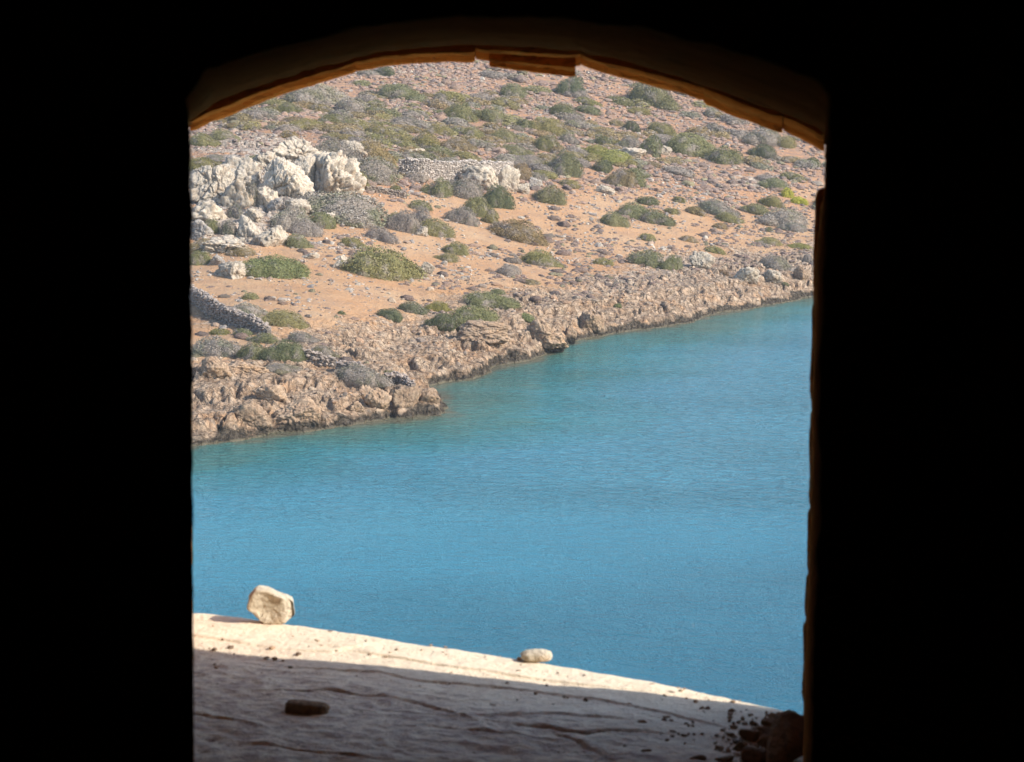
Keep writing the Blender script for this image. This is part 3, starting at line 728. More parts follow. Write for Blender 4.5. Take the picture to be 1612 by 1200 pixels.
def tint_mat(name, bumpd, bs, rough=.95, objcol=False):
    t = NT(name); c = t.info('Color') if objcol else t.attr('tint', 'Color')
    w = t.noise(bs, 4, .7, None if not objcol else t.mapv(1))
    col = t.mix(t.ramp(w, .35, .65), t.mix(.45, c, (.05, .04, .035)), t.mix(.15, c, (.6, .55, .5)))
    return t.done(col, t.bump(w, bumpd, 1.0), rough)
M_CUSH = tint_mat('dwarf_shrub_twigs', .12, 6.0); M_CUSH_O = tint_mat('cushion_shrub_twigs', .2, 6.0, objcol=True)
M_STONE = tint_mat('loose_stone', .06, 4.0); M_STONE_O = tint_mat('field_stone', .08, 4.0, objcol=True)

def soil_at(u, v): return ell(u, v, SOIL)
def cush_d(x, y, z, s, u, v):
    n = fbm(x / 6, y / 6, 0., 3, 201)
    up = sstep(330, 270, v)
    mid = ell(u, v, [(960, 440, 190, 60, 1), (720, 460, 120, 30, .7), (1120, 400, 160, 40, .9), (560, 390, 60, 26, .5), (640, 500, 120, 26, .5), (500, 480, 60, 20, .3), (1120, 300, 200, 50, 1), (380, 430, 90, 20, .4)])
    p = np.maximum(up * .9, mid * 1.3) + .09
    p = p * (1 - .42 * soil_at(u, v) * (v > 300)) * np.clip(.35 + 2.6 * n + .45 * up, .03, 1)
    p = p * sstep(3.5, 8, s) * (1 - .6 * ell(u, v, ROCKY[:3]))
    return np.clip(p, 0, 1) * np.where((u > 280) & (u < 1320) & (v > 70), 1, .38)
CV = [cushion_variant(k) for k in range(6)]
pts = scatter_points(33000, cush_d, 11)
r_ = np.random.default_rng(12)
sz = r_.gamma(3.2, .06, len(pts)) + .08
sz *= np.where(grid_sample(V0, pts[:, 0], pts[:, 1]) < 300, 1.1, .95)
pal = np.array([(.29, .185, .14), (.33, .22, .16), (.22, .155, .125), (.37, .225, .145), (.28, .22, .165), (.25, .21, .11)])
cols = pal[r_.choice(6, len(pts), p=[.28, .22, .2, .12, .1, .08])] * r_.uniform(.8, 1.2, (len(pts), 1))
cols = cols * np.where(grid_sample(V0, pts[:, 0], pts[:, 1]) > 335, .70, 1.0)[:, None]
app = sz / pts[:, 1]; order = np.argsort(-app)
big = order[:300]; rest = order[300:]
CV1 = []
for k in range(5):
    v_, f_ = ico(1); keep = v_[:, 2] > -.6; ix = -np.ones(len(v_), int); ix[keep] = np.arange(keep.sum()); f_ = ix[f_]; f_ = f_[(f_ >= 0).all(1)]
    v_ = v_[keep] * np.random.default_rng(k).uniform(.7, 1.25, (keep.sum(), 1)); v_[:, 2] *= .62; CV1.append((v_, f_))
n1_ = int(len(rest) * .22)
joined('dwarf_shrubs', pts[rest[:n1_]] - [0, 0, .04], sz[rest[:n1_]], CV, M_CUSH, cols[rest[:n1_]], flat_=True)
joined('ground_shrubs', pts[rest[n1_:]] - [0, 0, .04], sz[rest[n1_:]], CV1, M_CUSH, cols[rest[n1_:]], flat_=True)
CV3 = []
for k in range(6):
    v_, f_ = cushion_variant(k + 20, 3); v_ = v_ * (1 + .22 * perlin(v_[:, 0] * 6, v_[:, 1] * 7, v_[:, 2] * 7, k))[:, None]
    m_ = mesh_np('cushion_shrub', v_, f_); m_.materials.append(M_CUSH_O); CV3.append(m_)
for i in big:
    W_ = where(*project(*pts[i])); tone_ = lambda c: 'dark brown' if c.sum() < .42 else 'pinkish brown' if c[0] > .28 else 'grey brown'
    o = obj('cushion_shrub', CV3[int(r_.integers(6))], None, None, pts[i] - [0, 0, .04], f'low {tone_(cols[i])} cushion shrub near {W_}', 'cushion shrub', f'{tone_(cols[i])} cushion shrubs near {W_}')
    s = sz[i]; o.scale = (s * r_.uniform(.9, 1.35), s * r_.uniform(.8, 1.1), s * r_.uniform(.75, 1.1)); o.rotation_euler = (0, 0, r_.uniform(0, 6.28)); o.color = (*cols[i], 1)

def stone_d(x, y, z, s, u, v):
    n = fbm(x / 5, y / 5, 0., 3, 221)
    p = .28 + .5 * ell(u, v, [(900, 440, 260, 50, 1), (420, 320, 150, 90, 1), (780, 180, 300, 60, .8), (1120, 290, 200, 40, .8), (650, 520, 160, 30, .8), (1120, 410, 150, 30, 1)])
    return np.clip(p * np.clip(.4 + 2.4 * n, .03, 1) * sstep(.4, 2.0, s), 0, 1) * np.where((u > 280) & (u < 1320) & (v > 70), 1, .38)
SV = [stone_variant(k + 3) for k in range(6)]
pts = scatter_points(18000, stone_d, 21, dmax=310)
sz = np.minimum(r_.gamma(2.0, .038, len(pts)) + .05, .42)
vv_ = grid_sample(V0, pts[:, 0], pts[:, 1]); sv = grid_sample(S, pts[:, 0], pts[:, 1])
pal = np.array([(.44, .37, .29), (.38, .31, .25), (.50, .43, .35), (.42, .29, .20), (.30, .26, .23)])
cols = pal[r_.choice(5, len(pts))] * r_.uniform(.85, 1.12, (len(pts), 1))
cols = np.where((sv < 14)[:, None], cols * np.array([.98, .84, .70]), cols)
app = sz / pts[:, 1]; order = np.argsort(-app); big = order[:300]; rest = order[300:]
joined('scattered_stones', pts[rest], sz[rest], SV, M_STONE, cols[rest], squash=(.4, .85), flat_=True)
SV3 = []
for k in range(6):
    v_, f_ = rock_verts(k + 60, 2, 9, .07, 12); m_ = mesh_np('stone', v_, f_, False); m_.materials.append(M_STONE_O); SV3.append(m_)
for i in big:
    W_ = where(*project(*pts[i])); tone_ = lambda c: 'grey' if c[0] < .36 else 'pale' if c[0] > .45 else 'tan'
    o = obj('stone', SV3[int(r_.integers(6))], None, None, pts[i], f'loose {tone_(cols[i])} stone lying near {W_}', 'stone', f'loose {tone_(cols[i])} stones near {W_}')
    s = sz[i]; o.scale = (s * r_.uniform(.9, 1.3), s * r_.uniform(.8, 1.1), s * r_.uniform(.55, .9)); o.rotation_euler = (0, 0, r_.uniform(0, 6.28)); o.color = (*cols[i], 1)

# ------------------------------------------------------------------ dry stone walls
def stone_wall(px, hpx, label, seed, tint, thick=.55):
    """px: foot line in the photo (left to right), hpx: heights in px at those points"""
    r = np.random.default_rng(seed)
    P = np.array([hit(u, v) for u, v in px]); Hh = np.array(hpx) * P[:, 1] / F
    seg = np.linalg.norm(np.diff(P[:, :2], axis=0), axis=1); cum = np.concatenate([[0], np.cumsum(seg)]); Ltot = cum[-1]
    n = max(8, int(Ltot / .3)); sl = np.linspace(0, Ltot, n)
    cx_ = np.interp(sl, cum, P[:, 0]); cy_ = np.interp(sl, cum, P[:, 1]); hz = np.interp(sl, cum, Hh) * (1 + .12 * perlin(sl * .8, seed, 0.5)) 
    gz = grid_sample(H, cx_, cy_); gz = np.convolve(np.pad(gz, 4, 'edge'), np.ones(9) / 9, 'valid')
    d = np.gradient(np.stack([cx_, cy_], 1), axis=0); d /= np.linalg.norm(d, axis=1)[:, None]; nrm = np.stack([-d[:, 1], d[:, 0]], 1)
    V = []
    for k in range(n):
        for a, z in ((-.5, -.4), (-.38, 1), (.38, 1), (.5, -.4)):
            V.append((cx_[k] + nrm[k, 0] * a * thick * .8, cy_[k] + nrm[k, 1] * a * thick * .8, gz[k] + (hz[k] * .92 if z > 0 else -.4)))
    V = np.array(V); Fs = []
    for k in range(n - 1):
        for j in range(3): Fs.append((4 * k + j, 4 * k + j + 1, 4 * k + 5 + j, 4 * k + 4 + j))
    Fs += [(0, 1, 2, 3), (4 * n - 1, 4 * n - 2, 4 * n - 3, 4 * n - 4)]
    root = bpy.data.objects.new('dry_stone_wall', None); COL.objects.link(root); root.location = P[0]; root['label'] = label; root['category'] = 'stone wall'; root['group'] = 'dry stone walls on the hillside'; root['kind'] = 'thing'
    o0 = Vector(P[0])
    me = mesh_np('wall_core', V - P[0], np.array(Fs), False)
    c = obj('wall_core', me, M_WCORE, root)
    # stones on both faces and the top
    pts = []; szs = []
    step = .2
    for k in range(int(Ltot / step)):
        s_ = (k + .5) * step; x0 = np.interp(s_, sl, cx_); y0 = np.interp(s_, sl, cy_); z0 = np.interp(s_, sl, gz); h0 = np.interp(s_, sl, hz)
        kk = min(int(s_ / Ltot * (n - 1)), n - 1); nn = nrm[kk]
        for row in range(int(h0 / .15) + 1):
            zz = z0 + row * .15
            for side in (-1, 1):
                pts.append((x0 + nn[0] * side * thick * .35 + r.normal(0, .025), y0 + nn[1] * side * thick * .35 + r.normal(0, .025), zz + r.normal(0, .03))); szs.append(r.uniform(.08, .16))
        for q in range(2): pts.append((x0 + nn[0] * r.uniform(-.3, .3) * thick, y0 + nn[1] * r.uniform(-.3, .3) * thick, z0 + h0 + r.uniform(-.08, .06))); szs.append(r.uniform(.07, .16))
    pts = np.array(pts) - P[0]; szs = np.array(szs)
    cc = np.array(tint)[None] * np.array([.86, .78, .72]) * r.uniform(.85, 1.12, (len(pts), 1))
    pts[:, :2] += r.normal(0, .03, (len(pts), 2)); st = joined('wall_stones', pts, szs, SV, M_STONE, cc, squash=(.5, .8), flat_=True); st.parent = root
_t = NT('wall_core_earth'); M_WCORE = _t.done(_t.mix(_t.ramp(_t.noise(3, 3), .4, .6), (.14, .12, .10), (.22, .18, .15)), _t.bump(_t.noise(6, 3), .05))
stone_wall([(290, 468), (333, 498), (375, 514), (412, 527), (424, 533)], [23, 26, 24, 19, 11], 'shaded grey field wall running down to the left window jamb', 1, (.40, .36, .33))
stone_wall([(474, 566), (500, 572), (530, 577)], [20, 15, 8], 'broken stretch of shore wall right of the dark green thicket', 2, (.40, .35, .31))
stone_wall([(532, 583), (552, 586), (572, 583)], [15, 15, 8], 'short ruined wall stub next to the grey domed headland shrub', 3, (.38, .33, .30))
stone_wall([(606, 600), (628, 604), (651, 610)], [13, 14, 6], 'collapsed wall remnant at the tip of the headland', 4, (.38, .33, .30))
stone_wall([(629, 275), (660, 283), (700, 284), (750, 280), (806, 272)], [24, 31, 29, 26, 17], 'long pale grey dry stone wall across the middle hillside', 5, (.66, .62, .57), .8)
stone_wall([(575, 300), (600, 304), (640, 312)], [8, 8, 9], 'low tumbled wall beside the orange patch under the long wall', 6, (.38, .33, .28), .7)

# ------------------------------------------------------------------ the fort: thick wall with an arched opening, room behind the camera
nv = np.array([0.482, 0.876]); nv /= np.linalg.norm(nv); tv = np.array([nv[1], -nv[0]])
HS_ = 0.80; SILLZ = CAMZ - HS_
C_IN, C_OUT = 1.08, None
pR = at_z(np.array(1262.), np.array(1118.), SILLZ); C_OUT = float(pR[:2] @ nv)
def on_plane(u, v, c):
    rx, rz = ray(u, v); t = c / (rx * nv[0] + nv[1]); return np.array([rx * t, t, CAMZ + rz * t])
def loc(a, b, z): return np.array([tv[0] * a + nv[0] * b, tv[1] * a + nv[1] * b, z])
def to_ab(p): return np.array([p[..., 0] * tv[0] + p[..., 1] * tv[1], p[..., 0] * nv[0] + p[..., 1] * nv[1]])

def fort_mat(name, c1, c2, streak, sc=1.0, dark=(.10, .06, .035)):
    t = NT(name); t.b.inputs['Specular IOR Level'].default_value = 0.0; t.b.inputs['IOR'].default_value = 1.01
    v = t.mapv((1, 1, 1))
    n1 = t.noise(5 * sc, 5, .6, v); n2 = t.noise(22 * sc, 4, .7, v)
    c = t.mix(t.ramp(n1, .35, .65), c1, c2)
    st = t.noise(1.0, 5, .7, t.mapv((5, 34, 46), rot=(0, 0, math.radians(28))), .4)
    c = t.mix(t.ramp(st, .52, .66, 0, streak), c, dark)
    b = t.bump(n2, .006, .7); b = t.bump(st, .012, .8, b)
    return t.done(c, b, .9)
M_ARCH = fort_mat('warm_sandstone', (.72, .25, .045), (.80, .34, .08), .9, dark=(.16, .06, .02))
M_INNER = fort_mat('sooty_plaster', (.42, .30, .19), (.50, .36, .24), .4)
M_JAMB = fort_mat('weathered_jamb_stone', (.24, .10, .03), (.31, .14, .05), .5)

inner = [(308, 1500), (307.5, 1200), (307, 900), (306.5, 600), (306, 350), (304, 214), (296, 160), (330, 128), (400, 106), (500, 82), (600, 62), (700, 51), (800, 49), (900, 56), (1000, 70), (1100, 92),
         (1200, 122), (1260, 142), (1298, 158), (1296, 240), (1290, 480), (1284, 720), (1278, 960), (1273, 1200), (1266, 1500)]
outer = [(302, 1010), (301, 940), (300, 860), (299, 745), (290, 500), (290, 260), (299, 202), (345, 180), (410, 154), (500, 126), (600, 101), (700, 92), (800, 93), (900, 99), (1000, 124), (1100, 156),
         (1200, 193), (1255, 214), (1298, 231), (1297, 294), (1280, 400), (1276, 600), (1272, 860), (1266, 960), (1261, 1160)]
IN = np.array([on_plane(u, v, C_IN) for u, v in inner]); OUT = np.array([on_plane(u, v, C_OUT) for u, v in outer])
IN[0, 2] = OUT[0, 2] = IN[-1, 2] = OUT[-1, 2] = SILLZ - .25
def resample(P, n):
    d = np.concatenate([[0], np.cumsum(np.linalg.norm(np.diff(P, axis=0), axis=1))])
    return d
NPER = 16
tt = np.linspace(0, len(inner) - 1, (len(inner) - 1) * NPER + 1)
def itp(P): return np.stack([np.interp(tt, np.arange(len(P)), P[:, k]) for k in range(3)], 1)
INr, OUTr = itp(IN), itp(OUT)
M_ = 40
V = []
for k in range(M_ + 1):
    f_ = k / M_
    V.append(INr * (1 - f_) + OUTr * f_)
V = np.array(V)
cen = np.array([0, 0, CAMZ - .3])
# roughen the tunnel surface along the outward direction of its section
ctr = V.mean(1, keepdims=True); dirv = V - ctr; dirv -= np.einsum('ijk,k->ij', dirv, np.array([nv[0], nv[1], 0]))[..., None] * np.array([nv[0], nv[1], 0]); dirv /= np.linalg.norm(dirv, axis=2, keepdims=True)
rough_ = .002 * fbm(V[..., 0] * 9, V[..., 1] * 9, V[..., 2] * 9, 4, 501) + .004 * fbm(V[..., 0] * 40, V[..., 1] * 40, V[..., 2] * 40, 2, 511)
V = V + dirv * (rough_ + .003)[..., None]
warch = sstep(5.9, 7.0, tt) * sstep(18.3, 17.4, tt)
V[..., 2] += warch[None] * (.007 * (1 - sstep(.90, .99, np.linspace(0, 1, M_ + 1))))[:, None]
fort = bpy.data.objects.new('fort_wall', None); COL.objects.link(fort); fort.location = loc(0, C_IN, SILLZ)
fort['label'] = 'dark thick fort wall around the arched window opening'; fort['category'] = 'wall'; fort['kind'] = 'thing'
O0 = np.array(fort.location)
nT = V.shape[1]
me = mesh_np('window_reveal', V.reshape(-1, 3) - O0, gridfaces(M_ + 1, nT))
obj('window_reveal', me, M_JAMB, fort)  # darker brown behind the bright arch ring paints in the light fading inward
# inner and outer faces of the wall: ring between the opening and a big rectangle
def face_ring(P, c, a0, a1, z0, z1, name, mat):
    ab = to_ab(P[:, :]) ; a = ab[0]; z = P[:, 2]
    ca, cz_ = a.mean(), CAMZ - .3
    R = []
    for k in range(len(P)):
        da, dz = a[k] - ca, z[k] - cz_
        if k == 0: R.append((a0, z0)); continue
        if k == len(P) - 1: R.append((a1, z0)); continue
        ts = [((a1 - ca) / da if da > 0 else (a0 - ca) / da) if abs(da) > 1e-9 else 1e9, ((z1 - cz_) / dz if dz > 0 else (z0 - cz_) / dz) if abs(dz) > 1e-9 else 1e9]
        t_ = min(ts); R.append((ca + da * t_, cz_ + dz * t_))
    rings = []
    for f_ in (0, .03, .08, .2, .5, 1):
        rings.append(np.array([loc(a[k] * (1 - f_) + R[k][0] * f_, c, z[k] * (1 - f_) + R[k][1] * f_) for k in range(len(P))]))
    rings = np.array(rings); n, m = rings.shape[:2]
    fs = gridfaces(n, m); vs = rings.reshape(-1, 3)
    # close the strip under the opening
    b = len(vs); vs = np.vstack([vs, [loc(a[0], c, z0), loc(a[-1], c, z0)]])
    extra = np.array([[0, b, (n - 1) * m, (n - 1) * m], ])
    me = bpy.data.meshes.new(name)
    faces = [tuple(q) for q in fs.tolist()] + [(0, b, b + 1, m - 1), (0, (n - 1) * m, b), (m - 1, b + 1, n * m - 1)]
    me.from_pydata((vs - O0).tolist(), [], faces); me.update()
    return obj(name, me, mat, fort)
Pin = V[0]; Pout = V[-1]
RA0, RA1, RZ0, RZ1, RB0 = -2.6, 2.4, SILLZ - 1.0, CAMZ + 1.5, -2.4
face_ring(Pin, C_IN, RA0, RA1, RZ0, RZ1, 'inner_face', M_INNER)
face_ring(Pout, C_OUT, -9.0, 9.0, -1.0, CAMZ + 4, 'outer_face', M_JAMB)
def quad(name, pts, mat, kind='structure', parent=None):
    me = bpy.data.meshes.new(name); me.from_pydata([tuple(p) for p in pts], [], [tuple(range(len(pts)))]); me.update(); return obj(name, me, mat, parent, kind=kind)
# unseen sunlit slope added below the sill to bounce warm light onto the arch
M_BOUNCE = fort_mat('bounce_surface', (.68, .48, .28), (.74, .55, .35), .3, .2)
for_b = [loc(-9, C_OUT + .02, SILLZ - .28), loc(9, C_OUT + .02, SILLZ - .28), loc(9, C_OUT + 12, -1), loc(-9, C_OUT + 12, -1)]
me = bpy.data.meshes.new('bounce_slope'); me.from_pydata([tuple(p - O0) for p in for_b], [], [(3, 2, 1, 0)]); me.update(); obj('bounce_slope', me, M_BOUNCE, fort)
# room shell
quad('floor', [loc(RA0, RB0, RZ0), loc(RA1, RB0, RZ0), loc(RA1, C_IN, RZ0), loc(RA0, C_IN, RZ0)], M_INNER)
quad('ceiling', [loc(RA0, RB0, RZ1), loc(RA1, RB0, RZ1), loc(RA1, C_IN, RZ1), loc(RA0, C_IN, RZ1)], M_INNER)
quad('room_wall', [loc(RA0, RB0, RZ0), loc(RA0, C_IN, RZ0), loc(RA0, C_IN, RZ1), loc(RA0, RB0, RZ1)], M_INNER)
quad('room_wall', [loc(RA1, RB0, RZ0), loc(RA1, C_IN, RZ0), loc(RA1, C_IN, RZ1), loc(RA1, RB0, RZ1)], M_INNER)
quad('room_wall', [loc(RA0, RB0, RZ0), loc(RA1, RB0, RZ0), loc(RA1, RB0, RZ1), loc(RA0, RB0, RZ1)], M_INNER)
# closed outer body of the fort (roof and flanks)
bx = [loc(-9, C_OUT, CAMZ + 4), loc(9, C_OUT, CAMZ + 4), loc(9, RB0 - 1, CAMZ + 4), loc(-9, RB0 - 1, CAMZ + 4)]
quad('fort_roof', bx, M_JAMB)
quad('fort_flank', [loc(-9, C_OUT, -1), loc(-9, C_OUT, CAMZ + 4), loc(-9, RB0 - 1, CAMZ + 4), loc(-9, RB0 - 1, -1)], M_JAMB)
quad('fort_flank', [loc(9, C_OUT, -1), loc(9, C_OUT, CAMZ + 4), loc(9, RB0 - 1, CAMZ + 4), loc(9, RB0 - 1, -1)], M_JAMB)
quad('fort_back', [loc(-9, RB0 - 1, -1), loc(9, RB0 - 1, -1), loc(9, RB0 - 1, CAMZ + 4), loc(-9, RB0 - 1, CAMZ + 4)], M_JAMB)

# arch stones: curved pieces lying along the underside of the arch, outer edge as in the photo
def arch_stone(edge, drop_in=6, thick=.05, b_in=.70, seed=0, lift=0):
    """edge: outer lower edge pixels; the stone runs back through the wall"""
    n = 44; m = 40
    e = np.array(edge, float); te = np.linspace(0, len(e) - 1, n)
    eu = np.interp(te, np.arange(len(e)), e[:, 0]); ev = np.interp(te, np.arange(len(e)), e[:, 1])
    iu = np.array([p[0] for p in inner[6:19]], float); iv = np.array([p[1] for p in inner[6:19]], float)
    ul, ur = 300 + (eu - 300) * 1.0, None
    vi = np.interp(eu, iu, iv) + drop_in
    lo = []
    for k in range(m):
        f_ = b_in + (1 - b_in) * k / (m - 1)
        a = np.array([on_plane(eu[j], vi[j], C_IN) for j in range(n)]); b = np.array([on_plane(eu[j], ev[j], C_OUT + .004) for j in range(n)])
        lo.append(a * (1 - f_) + b * f_)
    lo = np.array(lo)
    # bedding planes: shallow steps that run along the stone
    st_ = perlin(np.zeros((m, n)) + np.linspace(0, 7, m)[:, None], lo[..., 0] * 1.5, 0.3, seed + 3)
    lo[..., 2] += .0035 * np.round(st_ * 2.2) / 2.2 * np.linspace(1, .25, m)[:, None] + .003 * fbm(lo[..., 0] * 30, lo[..., 1] * 30, lo[..., 2] * 30, 3, seed)
    ff = np.linspace(b_in, 1, m)[:, None]; wob = .05 * perlin(lo[..., 0] * 5, .3, .7, 77)
    lo[..., 2] += .007 * (ff < .88 + wob) + .005 * (ff < .64 + 1.6 * wob) + .003 * (ff < .34 + 2 * wob) - (.004 if b_in > .75 else 0)
    edge_r = .002 * (np.exp(-np.arange(n) / 1.2) + np.exp(-np.arange(n)[::-1] / 1.2)); lo[..., 2] += edge_r[None]
    up = lo.copy(); up[..., 2] = up[..., 2] + thick
    vs = np.concatenate([lo.reshape(-1, 3), up.reshape(-1, 3)]) - O0
    g = gridfaces(m, n); K_ = m * n
    fs = [g, g[:, ::-1] + K_]
    for idx in (np.arange(n), np.arange(n) + (m - 1) * n, np.arange(m) * n, np.arange(m) * n + n - 1):
        fs.append(np.stack([idx[:-1], idx[1:], idx[1:] + K_, idx[:-1] + K_], 1))
    me = mesh_np('arch_stone', vs, np.vstack(fs), False)
    obj('arch_stone', me, M_ARCH, fort)
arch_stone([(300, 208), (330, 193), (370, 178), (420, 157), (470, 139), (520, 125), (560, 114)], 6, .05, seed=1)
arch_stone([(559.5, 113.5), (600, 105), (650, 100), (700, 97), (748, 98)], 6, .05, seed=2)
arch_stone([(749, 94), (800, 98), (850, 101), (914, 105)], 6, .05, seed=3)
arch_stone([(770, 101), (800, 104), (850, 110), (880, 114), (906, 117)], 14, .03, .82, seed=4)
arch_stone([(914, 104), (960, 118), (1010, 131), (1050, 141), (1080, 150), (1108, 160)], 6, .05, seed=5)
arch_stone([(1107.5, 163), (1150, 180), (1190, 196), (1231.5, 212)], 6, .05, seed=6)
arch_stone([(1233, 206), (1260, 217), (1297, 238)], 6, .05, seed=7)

# jamb stones on the outer right corner and small ones at the left
def block(name, c, size, seed, mat, parent=None, rot=0.0, sub=3, **kw):
    v, f = ico(sub)
    e = 5.0
    p = v / (np.abs(v) ** e).sum(1)[:, None] ** (1 / e)
    p = p * (1 + .05 * fbm(v[:, 0] * 2 + seed, v[:, 1] * 2, v[:, 2] * 2, 3, seed))[:, None]
    p = p * np.array(size) / 2
    c_, s_ = math.cos(rot), math.sin(rot); p = np.stack([p[:, 0] * c_ - p[:, 1] * s_, p[:, 0] * s_ + p[:, 1] * c_, p[:, 2]], 1)
    me = mesh_np(name, p, f); return obj(name, me, mat, parent, np.array(c) - (O0 if parent else 0), **kw)
WROT = math.atan2(tv[1], tv[0])
def jamb(v0, v1, u_edge, side, seed, w=.10, dep=.16):
    cc_ = C_OUT - .005 if side < 0 else C_OUT - dep + .005
    a = on_plane(u_edge, v0, cc_); b = on_plane(u_edge, v1, cc_); c = (a + b) / 2; hgt = abs(a[2] - b[2])
    c = c + np.array([tv[0], tv[1], 0]) * side * w / 2 + np.array([nv[0], nv[1], 0]) * (-dep / 2 if side < 0 else dep / 2)
    v, f = ico(5); e = 14.0
    p = v / (np.abs(v) ** e).sum(1)[:, None] ** (1 / e)
    p = p * np.array([w, dep, hgt * 1.01]) / 2
    p = p + .0022 * np.stack([fbm(p[:, 0] * 22 + seed, p[:, 1] * 22, p[:, 2] * 22, 3, seed + k) for k in range(3)], 1)
    p = np.stack([p[:, 0] * math.cos(WROT) - p[:, 1] * math.sin(WROT), p[:, 0] * math.sin(WROT) + p[:, 1] * math.cos(WROT), p[:, 2]], 1)
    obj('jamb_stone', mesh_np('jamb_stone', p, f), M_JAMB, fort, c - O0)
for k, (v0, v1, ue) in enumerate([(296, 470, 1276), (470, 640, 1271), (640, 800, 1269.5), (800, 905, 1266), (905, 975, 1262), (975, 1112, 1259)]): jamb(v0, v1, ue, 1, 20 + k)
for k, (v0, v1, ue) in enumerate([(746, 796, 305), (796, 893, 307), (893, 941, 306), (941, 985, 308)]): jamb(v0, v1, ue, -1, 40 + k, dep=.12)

# ------------------------------------------------------------------ the sill
sill_px = [(150, 938), (303, 960), (400, 971), (520, 989), (620, 1003), (700, 1015), (800, 1031), (900, 1047), (1000, 1065), (1100, 1084), (1180, 1101), (1262, 1119), (1400, 1150)]
E = at_z(np.array([p[0] for p in sill_px], float), np.array([p[1] for p in sill_px], float), SILLZ); Eab = to_ab(E)
o_ = np.argsort(Eab[0])
def edge_b(a): return np.interp(a, Eab[0][o_], Eab[1][o_])
def seg_dist(a, b, line):
    d = np.full(a.shape, 9.0); sgn = np.zeros(a.shape)
    for i in range(len(line) - 1):
        p, q = line[i], line[i + 1]; ab = q - p; t = np.clip(((a - p[0]) * ab[0] + (b - p[1]) * ab[1]) / (ab @ ab), 0, 1)
        dx = a - p[0] - t * ab[0]; dy = b - p[1] - t * ab[1]; dd = np.hypot(dx, dy); cr = np.sign(ab[0] * dy - ab[1] * dx)
        m = dd < d; d = np.where(m, dd, d); sgn = np.where(m, cr, sgn)
    return d, sgn
def px_line(l):
    p = at_z(np.array([q[0] for q in l], float), np.array([q[1] for q in l], float), SILLZ); return to_ab(p).T
na, nb = 330, 290
sa = np.linspace(-2.15, -.62, na)
bb = np.concatenate([np.linspace(0, .5, 190, endpoint=False), np.linspace(.5, 1.15, nb - 190)])
SA, SB = np.meshgrid(sa, bb)
jit = .004 * fbm(SA * 14, SA * 0 + 2.2, 0., 3, 601) + .0015 * perlin(SA * 90, 0.4, 0.2, 5)
B = edge_b(SA) + jit - SB
Z = np.zeros_like(B) - .010 * np.exp(-SB / .006)
Z += .004 * fbm(SA * 5, B * 5, 0., 3, 611) + .0018 * fbm(SA * 30, B * 30, 0., 3, 621)
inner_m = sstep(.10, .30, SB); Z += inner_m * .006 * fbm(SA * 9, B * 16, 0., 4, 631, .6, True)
cracks = [([(568, 1027), (620, 1036), (700, 1050), (760, 1058), (840, 1070), (920, 1080)], .003, .007),
          ([(430, 1093), (520, 1092), (600, 1101), (660, 1111), (700, 1125), (735, 1136)], .0028, .009),
          ([(315, 1004), (350, 1007), (390, 1013)], .0022, .005), ([(485, 1025), (520, 1027), (545, 1022)], .0028, .005),
          ([(300, 1163), (420, 1180), (560, 1196)], .003, .010), ([(300, 1128), (360, 1140)], .003, .008),
          ([(815, 1145), (860, 1150), (920, 1160), (960, 1155), (1020, 1156)], .006, .012), ([(880, 1160), (935, 1185), (870, 1190), (800, 1180)], .005, .012),
          ([(500, 1055), (600, 1062), (660, 1075), (780, 1082), (900, 1098), (1100, 1136)], .0018, .004), ([(780, 1132), (850, 1130), (960, 1135)], .002, .006), ([(700, 1150), (820, 1163)], .002, .007)]
crk = np.zeros_like(Z)
for l, wd, dp in cracks:
    d, sg = seg_dist(SA + .004 * fbm(SA * 25, B * 25, 0., 2, 641), B + .004 * fbm(SA * 25, B * 25, 3., 2, 651), px_line(l))
    wd *= .42; dp *= .6 * (.6 + .6 * perlin(SA * 12, B * 12, .5, 7)); g = np.exp(-(d / wd) ** 2); Z -= dp * g; crk = np.maximum(crk, g * np.clip(.5 + 1.4 * perlin(SA * 10, B * 10, .9, 9), 0, 1))
    Z += .0025 * np.exp(-d / .05) * (sg > 0) * (d < .2)
XY = np.stack([tv[0] * SA + nv[0] * B, tv[1] * SA + nv[1] * B], -1)
Vt = np.concatenate([XY, (SILLZ + Z)[..., None]], -1)
drop = Vt[0:1].copy(); drop[..., 2] -= .02; drop2 = Vt[0:1].copy(); drop2[..., 2] -= .22
Vt = np.concatenate([drop2, drop, Vt], 0)
me = mesh_np('window_sill', Vt.reshape(-1, 3) - O0, gridfaces_r(nb + 2, na))
add_attr(me, 'crack', np.concatenate([crk[:1] * 0, crk[:1] * 0, crk], 0)); add_attr(me, 'inn', np.concatenate([SB[:1], SB[:1], SB], 0))
def sill_mat():
    t = NT('worn_limestone_sill')
    n1 = t.noise(6, 5, .6); n2 = t.noise(60, 4, .75); n3 = t.noise(38, 5, .72, t.mapv((1, 1.8, 1), rot=(0, 0, .5)), .5)
    c = t.mix(t.ramp(n1, .35, .65), (.74, .61, .45), (.80, .68, .52))
    c = t.mix(t.ramp(t.noise(3, 3), .5, .7, 0, .5), c, (.62, .42, .27))
    c = t.mix(t.ramp(n2, .55, .72, 0, .4), c, (.46, .36, .27))
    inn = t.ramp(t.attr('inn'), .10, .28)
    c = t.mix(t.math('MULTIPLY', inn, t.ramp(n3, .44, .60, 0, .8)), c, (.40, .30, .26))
    c = t.mix(t.math('MULTIPLY', t.attr('crack'), .5), c, (.20, .13, .085))
    b = t.bump(n2, .004, 1.0); b = t.bump(n3, .004, .8, b)
    return t.done(c, b, .9)
M_SILL = sill_mat()
obj('window_sill', me, M_SILL, fort)

